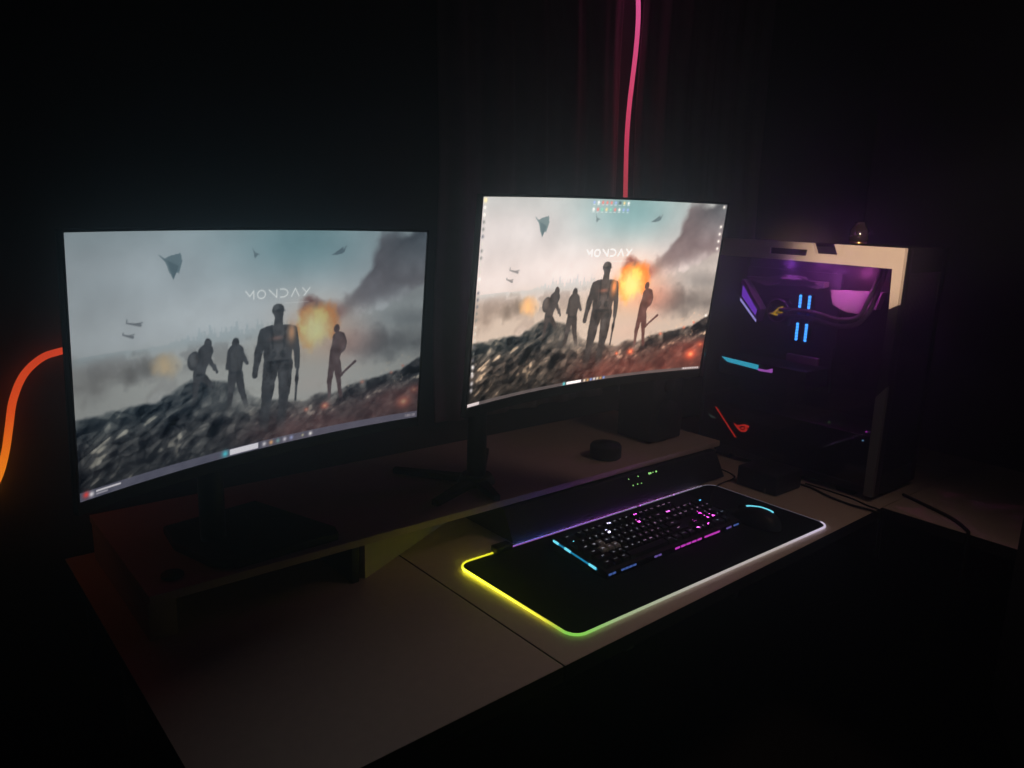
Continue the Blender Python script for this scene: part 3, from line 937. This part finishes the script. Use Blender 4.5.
for yu, ks in rows:
    x = 0.0
    for txt, w in ks:
        if txt is not None:
            keys.append((txt, x, yu, w))
        x += w
mx, my = (KW - 22.5 * U) / 2, 0.009
extra = MB()
n_caps = 0
for i, (txt, x, yu, w) in enumerate(keys):
    x0, x1 = mx + x * U + 0.0008, mx + (x + w) * U - 0.0008
    y0, y1 = my + yu * U * 1.11 + 0.0008, my + (yu + 1) * U * 1.11 - 0.0008
    zb0 = 0.0142 + slope * y0
    zb1 = 0.0142 + slope * y1
    ht, ins = 0.0078, 0.0024
    tz = lambda y: 0.0142 + slope * y + ht
    vs = [kp(x0, y0, zb0), kp(x1, y0, zb0), kp(x1, y1, zb1), kp(x0, y1, zb1), kp(x0 + ins, y0 + ins * .7, tz(y0)), kp(x1 - ins, y0 + ins * .7, tz(y0)), kp(x1 - ins, y1 - ins * 1.3, tz(y1)), kp(x0 + ins, y1 - ins * 1.3, tz(y1))]
    fs = ((4, 5, 6, 7), (0, 1, 5, 4), (1, 2, 6, 5), (2, 3, 7, 6), (3, 0, 4, 7))
    grey = txt in ('W', 'A', 'S', 'D') and yu in (2.0, 3.0)
    last = yu == 0.0 and txt in ('Alt', 'Fn', 'Menu', 'Win') and n_caps >= 0 and i in (4, 5, 6, 1)
    b = extra if last else MB()
    b.mi = 0
    b.faces(vs, fs)
    hot = False
    hx_, hy_ = w2p(kp((x0 + x1) / 2, (y0 + y1) / 2, tz(y0)))
    for (hx, hy), hc, hk, hr in HOT:
        hot = hot or math.hypot(hx_ - hx, hy_ - hy) < hr
    if txt:
        cx, cy = (x0 + x1) / 2, (y0 + y1) / 2 + 0.001
        gv, gf = glyph(txt, (0.0085 if len(txt) == 1 else (0.0055 if len(txt) <= 3 else 0.0042)) * ((2.0 if len(txt) <= 3 else 1.5) if hot else 1.0))
        b.mi = 1
        b.faces([kp(cx + v.x, cy + v.y, tz(cy + v.y) + 0.00015) for v in gv], gf)
    if last:
        continue
    c = kp((x0 + x1) / 2, (y0 + y1) / 2, zb0)
    o = b.build('keycap', [M['grey_key'] if grey else M['keycap'], M['legend']], kb, c, recalc=False)
    if grey:
        o['label'] = 'metallic grey keycap'
    n_caps += 1
    px, py = w2p(c + Vector((0, 0, 0.008)))
    col = (0.19, 0.20, 0.24)
    if px > 640:
        col = (0.26, 0.16, 0.28)
    if px > 712:
        col = (0.14, 0.20, 0.30)
    k = 0.9 + 1.9 * random.random()
    col = tuple(q * k for q in col)
    for (hx, hy), hc, hk, hr in HOT:
        if math.hypot(px - hx, py - hy) < hr:
            col = tuple(q * hk * 2.0 for q in hc)
    o.color = (*col, 1)
o = extra.build('bottom_row_keys', [M['keycap'], M['legend']], kb, recalc=False)
o['kind'] = 'stuff'
o.color = (0.12, 0.12, 0.14, 1)

# ------------------------------------------------------------------ mouse
ms = thing('mouse', (1.53, 0.935, ZK), 'black computer mouse with a cyan light arc, at the right end of the mouse pad', 'mouse')
b = MB()
nu, nv = 28, 14
vs, fs = [], []
for j in range(nv + 1):
    ph = (j / nv) * PI / 2
    for i in range(nu):
        th = 2 * PI * i / nu
        rx, ry = 0.031, 0.060
        k = math.cos(ph) ** 0.6
        x = rx * k * math.copysign(abs(math.cos(th)) ** 0.8, math.cos(th)) * (1 - 0.12 * math.sin(th))
        y = ry * k * math.copysign(abs(math.sin(th)) ** 0.85, math.sin(th))
        z = 0.036 * math.sin(ph) * (1 - 0.25 * max(0, y / ry))
        vs.append((1.53 + x, 0.935 + y, ZK + 0.0005 + z))
for j in range(nv):
    for i in range(nu):
        fs.append((j * nu + i, j * nu + (i + 1) % nu, (j + 1) * nu + (i + 1) % nu, (j + 1) * nu + i))
fs.append(tuple(range(nu))[::-1])
b.faces(vs, fs, True)
b.build('shell', M['black'], ms)
MB().cyl((1.526, 0.975, ZK + 0.024), 0.010, 0.010, 0.008, 20, 'x').build('scroll_wheel', M['rubber'], ms)
la = []
for a_ in range(72, -56, -6):
    k = math.cos(math.radians(64)) ** 0.6
    th = math.radians(a_)
    la.append((1.53 + 0.0315 * k * math.cos(th) ** 0.8 * (1 - 0.12 * math.sin(th)), 0.935 + 0.061 * k * math.copysign(abs(math.sin(th)) ** 0.85, math.sin(th)), ZK + 0.0015 + 0.036 * math.sin(math.radians(64)) * (1 - 0.25 * max(0, k * math.sin(th)))))
MB().tube(la, 0.0021, 8).build('light_arc', M['cyan_hot'], ms)
tag(MB().tube(smooth_path([(1.528, 0.997, ZK + 0.010), (1.53, 1.06, ZK + 0.004), (1.60, 1.11, ZK + 0.004), (1.655, 1.135, ZK + 0.006), (1.705, 1.152, ZT + 0.003), (1.775, 1.165, ZT + 0.003), (1.80, 1.25, ZT + 0.003)]), 0.0018, 8).build('mouse_cable', M['rubber'], None, (1.6, 1.1, ZT)), 'thin black cable running from the mouse to the back of the desk', 'cable')

# ------------------------------------------------------------------ things between pad and tower
bx = thing('speaker_box', (1.78, 1.06, ZT), 'low black box on the desk between the mouse pad and the tower', 'box')
MB().box((1.73, 1.01, ZT + 0.0005), (1.85, 1.13, ZT + 0.055), 0.006).build('body', M['black'], bx)
MB().prism([(1.728, ZT + 0.004), (1.742, ZT + 0.004), (1.742, ZT + 0.040), (1.734, ZT + 0.040)], 1.040, 1.044, 'y').build('corner_clip', M['grey'], bx)
def cable(pts, r, label, name='power_cable'):
    c = MB().tube(smooth_path(pts), r, 8)
    return tag(c.build(name, M['rubber'], None, pts[0]), label, 'cable')
cable([(1.86, 1.075, ZT + .0035), (1.868, 1.00, ZT + .0035), (1.845, 0.93, ZT + .0035), (1.835, 0.87, ZT + .0035), (1.838, 0.806, ZT + .004), (1.84, 0.797, ZT - .01), (1.84, 0.792, ZT - .10)], 0.003, 'thick black cable on the desk hanging over its front edge, beside the mouse pad')
cable([(1.888, 1.02, ZT + .0025), (1.887, 0.95, ZT + .0025), (1.882, 0.885, ZT + .0025), (1.868, 0.84, ZT + .0025), (1.862, 0.806, ZT + .003), (1.862, 0.798, ZT - .01), (1.862, 0.793, ZT - .12)], 0.0022, 'thin black cable on the desk close to the foot of the tower')
cable([(2.02, 0.82, ZT + .0045), (1.985, 0.74, ZT + .0045), (1.95, 0.67, ZT + .0045), (1.902, 0.62, ZT + .0045), (1.888, 0.612, ZT + .002), (1.886, 0.61, ZT - .03), (1.886, 0.61, ZT - .12)], 0.004, 'black cable crossing the short right arm of the desk')

# ------------------------------------------------------------------ computer tower
X0, X1, Y0, Y1, Z0, Z1 = 1.905, 2.140, 0.846, 1.395, 0.764, 1.386
pc = thing('computer_tower', (2.02, 1.12, ZT), 'tall computer tower with white frame and glass side glowing purple and blue inside', 'computer')
ch = MB()
ch.box((X0 + .006, Y0 + .02, 1.338), (X1, Y1, 1.380), 0.002)
ch.box((X0 + .002, Y0 + .02, Z0), (X1, Y1, Z0 + .02), 0.002)
ch.box((X1 - .008, Y0 + .02, Z0 + .02), (X1, Y1, 1.338))
ch.box((X0 + .006, Y1 - .008, Z0 + .02), (X1 - .008, Y1, 1.338))
ch.box((2.086, Y0 + .05, Z0 + .02), (2.092, Y1 - .008, 1.338))
ch.build('chassis', M['black_metal'], pc)
# front panel with upright slots
fp = MB()
fp.box((X0 + .008, Y0, Z0), (X0 + .035, Y0 + .02, Z1 - .004), 0.002)
fp.box((X1 - .027, Y0, Z0), (X1, Y0 + .02, Z1 - .004), 0.002)
fp.box((X0 + .035, Y0, Z0), (X1 - .027, Y0 + .02, Z0 + .05))
fp.box((X0 + .035, Y0, Z1 - .06), (X1 - .027, Y0 + .02, Z1 - .004))
fp.build('front_panel', M['black'], pc)
gr = MB()
for k in range(24):
    x = X0 + .037 + k * (X1 - X0 - .066) / 23
    gr.box((x - .0012, Y0 + .006, Z0 + .05), (x + .0012, Y0 + .010, Z1 - .06))
gr.build('front_grille', M['black_metal'], pc)
for k in range(3):
    zc = 0.90 + k * 0.165
    xc = (X0 + X1) / 2 + .004
    fan = MB()
    ring = [(0.064, 0), (0.072, 0), (0.072, 0.02), (0.064, 0.02), (0.064, 0)]
    n = 36
    vs, fs = [], []
    for r_, y in ring[:4]:
        for i in range(n):
            a_ = 2 * PI * i / n
            vs.append((xc + r_ * math.cos(a_), Y0 + .024 + y, zc + r_ * math.sin(a_)))
    for q in range(4):
        for i in range(n):
            fs.append((q * n + i, q * n + (i + 1) % n, ((q + 1) % 4) * n + (i + 1) % n, ((q + 1) % 4) * n + i))
    fan.faces(vs, fs, True)
    fo = fan.build('front_fan', M['grey'], pc)
    bl = MB()
    for q in range(7):
        a0 = 2 * PI * q / 7
        v = []
        for r_, da, dy in ((0.018, 0, 0.003), (0.060, 0.25, 0.002), (0.060, 0.85, 0.016), (0.018, 0.6, 0.017)):
            v.append((xc + r_ * math.cos(a0 + da), Y0 + .024 + dy, zc + r_ * math.sin(a0 + da)))
        w_ = [(p[0], p[1] + .0015, p[2]) for p in v]
        bl.faces(v + w_, ((0, 1, 2, 3), (7, 6, 5, 4), (0, 4, 5, 1), (1, 5, 6, 2), (2, 6, 7, 3), (3, 7, 4, 0)))
    bl.cyl((xc, Y0 + .024, zc), 0.02, 0.02, 0.02, 20, 'y')
    bl.build('fan_rotor', M['grey'], fo)
# white side frame: top strip with a notch and a slot, then a short upright at the front
outer = [(Y1, 1.338), (Y1, Z1), (1.083, Z1), (1.071, 1.360), (1.012, 1.360), (1.024, Z1), (Y0, Z1), (Y0, 1.252), (0.866, 1.240), (0.871, 1.336), (1.12, 1.338)]
slot = [(1.098, 1.352), (1.205, 1.352), (1.205, 1.368), (1.095, 1.368)]
MB().prism(outer, X0 - .008, X0 + .0055, 'x', holes=[slot]).build('side_frame', M['white'], pc)
MB().box((X0 - .002, 1.09, 1.35), (X0 + .004, 1.21, 1.37)).build('frame_slot', M['black'], pc)
MB().prism([(Y0, Z1 - .004), (1.03, Z1 - .004), (1.03, Z1), (Y0, Z1)], X0 + .006, X1, 'x').build('top_cover', M['black'], pc)
MB().prism([(Y0, Z0), (Y0 + .022, Z0), (Y0 + .024, 1.02), (Y0, 1.05)], X0 - .006, X0 + .0075, 'x').build('lower_pillar', M['grey'], pc)
MB().prism([(Y0, 1.052), (Y0 + .024, 1.022), (Y0 + .022, 1.238), (Y0, 1.250)], X0 - .004, X0 + .0075, 'x').build('middle_pillar', M['black'], pc)
for y0_ in (0.90, 1.28):
    MB().box((X0 + .01, y0_, ZT + .0005), (X1 - .01, y0_ + .05, Z0), 0.002).build('foot', M['rubber'], pc)
MB().box((X0 - .002, Y0 + .025, Z0 + .004), (X0 + .001, Y1 - .004, 1.3375)).build('glass_side', M['glass'], pc)
# inside
mbd = MB().box((2.074, 1.085, 0.965), (2.086, 1.385, 1.30)).build('motherboard', M['pcb'], pc)
MB().prism([(1.395 - .012, 1.262), (1.372, 1.262), (1.306, 1.180), (1.318, 1.140), (1.372, 1.192), (1.383, 1.205)], 2.040, 2.0738, 'x', bev=.002).build('rear_port_cover', M['heatsink'], mbd)
MB().prism([(1.374, 1.246), (1.318, 1.176), (1.322, 1.160), (1.374, 1.212)], 2.0388, 2.0398, 'x').build('cover_light', M['io_light'], mbd)
MB().prism([(1.378, 1.206), (1.316, 1.146), (1.318, 1.1405), (1.3795, 1.199)], 2.0386, 2.0398, 'x').build('cover_line', M['io_line'], mbd)
hsk = MB().prism([(1.37, 1.272), (1.12, 1.276), (1.12, 1.262), (1.14, 1.255), (1.175, 1.262), (1.19, 1.284), (1.245, 1.287), (1.262, 1.262), (1.30, 1.250), (1.36, 1.264)], 2.046, 2.0738, 'x')
hsk.build('heatsink', M['heatsink'], mbd)
MB().box((2.058, 1.225, 1.14), (2.0738, 1.30, 1.22), .002).build('socket_frame', M['black_metal'], mbd)
MB().box((2.060, 1.12, 0.985), (2.0738, 1.22, 1.06), .003).build('chipset_cover', M['heatsink'], mbd)
for yy in (1.186, 1.158):
    st = MB().box((2.048, yy - .0035, 1.105), (2.0738, yy + .0035, 1.238), .001).build('memory_stick', M['black'], pc)
    for z0_, z1_, m_ in ((1.198, 1.236, 'ram_blue'), (1.168, 1.186, 'ram_dim'), (1.104, 1.156, 'ram_blue')):
        n_ = max(2, int((z1_ - z0_) / .0085))
        lb = MB()
        for k in range(n_):
            zz = z0_ + (z1_ - z0_) * k / n_
            lb.box((2.0455, yy - .0036, zz + .0004), (2.0478, yy + .0036, zz + (z1_ - z0_) / n_ - .0010))
        lb.build('memory_light', M[m_], st)
pm = MB().cyl((2.032, 1.247, 1.184), .036, .036, .026, 40, 'x', bev=.003).build('cooler_pump', M['black_gloss'], pc)
n = 40
rg = MB()
vs, fs = [], []
for r_, x in ((.031, 2.0312), (.0345, 2.0312), (.0345, 2.0322), (.031, 2.0322)):
    for i in range(n):
        a_ = 2 * PI * i / n
        vs.append((x, 1.247 + r_ * math.cos(a_), 1.184 + r_ * math.sin(a_)))
for q in range(4):
    for i in range(n):
        fs.append((q * n + i, q * n + (i + 1) % n, ((q + 1) % 4) * n + (i + 1) % n, ((q + 1) % 4) * n + i))
rg.faces(vs, fs, True)
rg.build('pump_ring', M['heatsink'], pm)
def eye(cy, cz, s, x0, x1, m, parent, ang=0.0):
    """slanted eye emblem: a swept upper lid, an eyeball slot and a lower lid"""
    ca, sa = math.cos(ang), math.sin(ang)
    def T(pts):
        return [(cy - (px * ca - pz * sa) * s, cz + (px * sa + pz * ca) * s) for px, pz in pts]
    b_ = MB()
    b_.prism(T([(-1.0, .10), (-.55, -.02), (-.10, .20), (.35, .46), (.95, .50), (1.0, .30), (.72, .18), (.90, .02), (.70, -.34), (.20, -.52), (-.25, -.40), (-.62, -.16)]), x0, x1, 'x',
             holes=[T([(-.22, -.14), (.10, .14), (.50, .26), (.60, .04), (.48, -.18), (.15, -.30)])])
    b_.prism(T([(.10, -.12), (.26, .08), (.44, .06), (.42, -.10), (.24, -.20)]), x0, x1, 'x')
    return b_.build('emblem', m, parent)
eye(1.247, 1.180, .024, 2.0306, 2.0318, M['gold_logo'], pm, 0.35)
for k, (za, zb, ye) in enumerate(((1.188, 1.196, .985), (1.172, 1.178, .975))):
    MB().tube(smooth_path([(2.028, 1.235, za), (2.010, 1.20, za + .004), (2.008, 1.13, zb), (2.012, 1.05, zb - .012), (2.02, 1.0, zb), (2.03, ye, zb + .04), (2.045, ye - .012, zb + .10), (2.06, ye - .012, 1.325)]), .0058, 12).build('coolant_tube', M['tube'], pc)
MB().prism([(1.108, 1.255), (1.0, 1.262), (.996, 1.21), (1.01, 1.197), (1.06, 1.200), (1.10, 1.216)], 2.066, 2.0858, 'x').build('cable_cover', M['plate'], pc)
MB().prism([(.975, 1.262), (.962, 1.262), (.975, 1.215), (.985, 1.215)], 2.060, 2.0858, 'x').build('cable_cover', M['plate'], pc)
gp = MB().box((1.955, 1.09, 0.985), (2.0735, 1.375, 1.038), .004).build('graphics_card', M['black'], pc)
MB().prism([(1.366, 1.0365), (1.240, 1.032), (1.240, 1.018), (1.345, 1.024)], 1.9525, 1.9553, 'x').build('light_bar', M['cyan'], gp)
MB().prism([(1.2395, 1.022), (1.212, 1.022), (1.194, 1.030), (1.194, 1.017), (1.2395, 1.0155)], 1.9525, 1.9553, 'x').build('light_tip', M['lilac'], gp)
for yy in (1.14, 1.235, 1.33):
    MB().cyl((2.012, yy, 0.9815), .036, .036, .004, 24).build('card_fan', M['grey'], gp) if False else None
ps = MB().box((1.912, Y0 + .03, Z0 + .0205), (2.0855, Y1 - .0085, 0.915), .003).build('power_supply_cover', M['black_metal'], pc)
MB().prism([(1.343, .892), (1.339, .892), (1.262, .817), (1.266, .817)], 1.9095, 1.9117, 'x').build('red_slash', M['red_logo'], ps)
eye(1.250, .852, .026, 1.9095, 1.9117, M['red_logo'], ps, -0.15)
MB().prism([(1.366, .866), (1.345, .862), (1.335, .858), (1.352, .856)], 1.9097, 1.9117, 'x').build('pale_mark', M['pale_logo'], ps)
MB().cyl((1.9092, .886, .926), .0022, .0022, .002, 10, 'x').build('status_light', M['magenta_led'], pc)
MB().cyl((1.9092, .892, .901), .0022, .0022, .002, 10, 'x').build('status_light', M['blue_led'], pc)

# little dark jar on the tower
jr = thing('jar', (2.03, 1.00, Z1), 'small dark jar with a brass foot ring standing on the tower', 'jar')
MB().lathe((2.03, 1.03, Z1 + .006), [(.020, 0), (.024, .004), (.024, .030), (.018, .038), (.014, .044), (.014, .050)], 28).build('body', M['smoked'], jr)
MB().lathe((2.03, 1.03, Z1 + .0004), [(.020, 0), (.021, .001), (.021, .0055)], 28).build('foot_ring', M['brass'], jr)

# ------------------------------------------------------------------ rope lights and curtains
def rope(pts, stops, key, label, m='strip'):
    P_ = smooth_path(pts, 14)
    o = MB().tube(P_, .0066, 12).build('hanging_rope_light', M[m], None, pts[0])
    glow(o, lambda p: ramp(stops, key(p)))
    return tag(o, label, 'rope light')
yR = 1.60
rope([(1.735, yR, 2.20), (1.744, yR, 2.06), (1.752, yR, 1.98), (1.751, yR, 1.90), (1.744, yR, 1.82), (1.737, yR, 1.74), (1.735, yR, 1.66), (1.739, yR, 1.57), (1.744, yR, 1.48), (1.748, yR, 1.36)],
     [(1.40, lin((120, 44, 50))), (1.52, lin((158, 52, 66))), (1.66, lin((190, 58, 92))), (1.80, lin((204, 70, 112))), (2.02, lin((214, 84, 150)))], lambda p: p.z, 'pink glowing rope light hanging upright behind the right monitor')
yO = 1.64
rope([(0.40, yO, 1.175), (0.33, yO, 1.172), (0.263, yO, 1.163), (0.232, yO, 1.152), (0.203, yO, 1.124), (0.183, yO, 1.08), (0.172, yO, 1.03), (0.162, yO, 0.985), (0.147, yO, 0.94), (0.12, yO, 0.89)],
     [(0.90, lin((246, 150, 30))), (0.96, lin((248, 134, 30))), (1.06, lin((228, 84, 34))), (1.16, lin((208, 66, 36)))], lambda p: p.z, 'orange glowing rope light curving down the wall left of the left monitor', 'strip_low')

def curtain(x0, x1, y, folds, amp, label, seed):
    r = random.Random(seed)
    nx, nz = 160, 50
    ph = [r.random() * 6 for _ in range(4)]
    vs, fs = [], []
    for j in range(nz + 1):
        z = 0.9 + (2.46 - 0.9) * j / nz
        for i in range(nx + 1):
            u = i / nx
            f = math.sin(u * folds * 2 * PI + ph[0] + 0.5 * math.sin(z * 2 + ph[1]))
            f += 0.35 * math.sin(u * folds * 4.7 * PI + ph[2] + z * 1.3) + 0.2 * math.sin(z * 9 + u * 14 + ph[3])
            vs.append((x0 + (x1 - x0) * u + 0.006 * math.sin(z * 7 + ph[1]), y + amp * f, z))
    for j in range(nz):
        for i in range(nx):
            k = j * (nx + 1) + i
            fs.append((k, k + 1, k + nx + 2, k + nx + 1))
    b_ = MB()
    b_.faces(vs, fs, True)
    o = b_.build('curtain', M['curtain'], None, ((x0 + x1) / 2, y, 0.9))
    md = o.modifiers.new('thickness', 'SOLIDIFY')
    md.thickness = 0.003
    return tag(o, label, 'curtain', 'dark curtains on the back wall')
curtain(1.10, 1.728, 1.622, 5, 0.010, 'dark curtain with pink-lit folds, left of the pink rope light', 3)
curtain(1.792, 2.44, 1.626, 6, 0.010, 'dark curtain above the tower, right of the pink rope light', 5)

# ------------------------------------------------------------------ chair in the dark
cx, cy = 1.52, 0.06
chr_ = thing('office_chair', (cx, cy, 0), 'black office chair in the dark beside the short right arm of the desk', 'chair')
rz = Matrix.Translation((cx, cy, 0)) @ Matrix.Rotation(math.radians(-150), 4, 'Z')
MB().box((-.24, -.24, .43), (.24, .24, .51), .03, rz, 3).build('seat', M['black'], chr_)
MB().box((-.22, -.30, .56), (.22, -.24, .98), .028, rz, 3).build('backrest', M['black'], chr_)
MB().box((-.03, -.285, .40), (.03, -.255, .60), .006, rz).build('back_bracket', M['black_metal'], chr_)
for s in (-1, 1):
    MB().box((s * .27 - .03, -.14, .63), (s * .27 + .03, .12, .66), .012, rz).box((s * .27 - .015, -.03, .45), (s * .27 + .015, .03, .635), .004, rz).build('armrest', M['black'], chr_)
MB().cyl((cx, cy, .10), .028, .022, .33, 20).build('gas_lift', M['chrome'], chr_)
for k in range(5):
    a_ = 2 * PI * k / 5
    e = (cx + .28 * math.cos(a_), cy + .28 * math.sin(a_), .075)
    MB().tube([(cx, cy, .11), e], [.024, .014], 10).build('star_leg', M['black_metal'], chr_)
    MB().cyl((e[0] - .011, e[1], .031), .03, .03, .022, 18, 'x', .004).build('caster', M['rubber'], chr_)

# ------------------------------------------------------------------ light
def area(name, loc, target, size, power, col):
    l = bpy.data.lights.new(name, 'AREA')
    l.size = size
    l.energy = power
    l.color = col
    o = bpy.data.objects.new(name, l)
    COL.objects.link(o)
    o.location = loc
    o.rotation_euler = (Vector(target) - Vector(loc)).to_track_quat('-Z', 'Y').to_euler()
    return o
def point(name, loc, power, col, r=0.02):
    l = bpy.data.lights.new(name, 'POINT')
    l.energy = power
    l.color = col
    l.shadow_soft_size = r
    o = bpy.data.objects.new(name, l)
    COL.objects.link(o)
    o.location = loc
    return o
point('case_light', (2.0, 1.20, 1.325), 0.55, (0.75, 0.12, 1.0), 0.01)
point('case_light_front', (2.005, 1.06, 1.305), 0.7, (1.0, 0.16, 0.78), 0.01)
sl = bpy.data.lights.new('added_frame_spot', 'SPOT')  # off-view spot added to brighten the tower's white frame
sl.energy = 560
sl.color = (1.0, 0.80, 0.62)
sl.spot_size = math.radians(7.2)
sl.spot_blend = 0.8
sl.shadow_soft_size = 0.03
so_ = bpy.data.objects.new('added_frame_spot', sl)
COL.objects.link(so_)
so_.location = (-0.5, -0.9, 1.75)
so_.rotation_euler = (Vector((1.9, 0.93, 1.36)) - so_.location).to_track_quat('-Z', 'Y').to_euler()

rl = bpy.data.lights.new('room_lamp', 'SPOT')
rl.energy = 5.6
rl.color = (1.0, 0.74, 0.60)
rl.spot_size = math.radians(64)
rl.spot_blend = 1.0
rl.shadow_soft_size = 0.12
ro = bpy.data.objects.new('room_lamp', rl)
COL.objects.link(ro)
ro.location = (1.60, 0.30, 2.10)
ro.rotation_euler = (Vector((1.42, 0.92, 0.76)) - ro.location).to_track_quat('-Z', 'Y').to_euler()

w = bpy.data.worlds.new('world')
sc.world = w
w.use_nodes = True
w.node_tree.nodes['Background'].inputs['Color'].default_value = (0, 0, 0, 1)
vs_ = w.node_tree.nodes.new('ShaderNodeVolumeScatter')  # thin haze added throughout the room for the glow round the screens
vs_.inputs['Density'].default_value = 0.145
vs_.inputs['Color'].default_value = (0.62, 0.86, 1.0, 1)
vs_.inputs['Anisotropy'].default_value = 0.84
w.node_tree.links.new(vs_.outputs[0], w.node_tree.nodes['World Output'].inputs['Volume'])

sc.view_settings.view_transform = 'Standard'
sc.view_settings.look = 'None'
sc.view_settings.exposure = 0
sc.view_settings.gamma = 1
sc.view_settings.use_curve_mapping = False
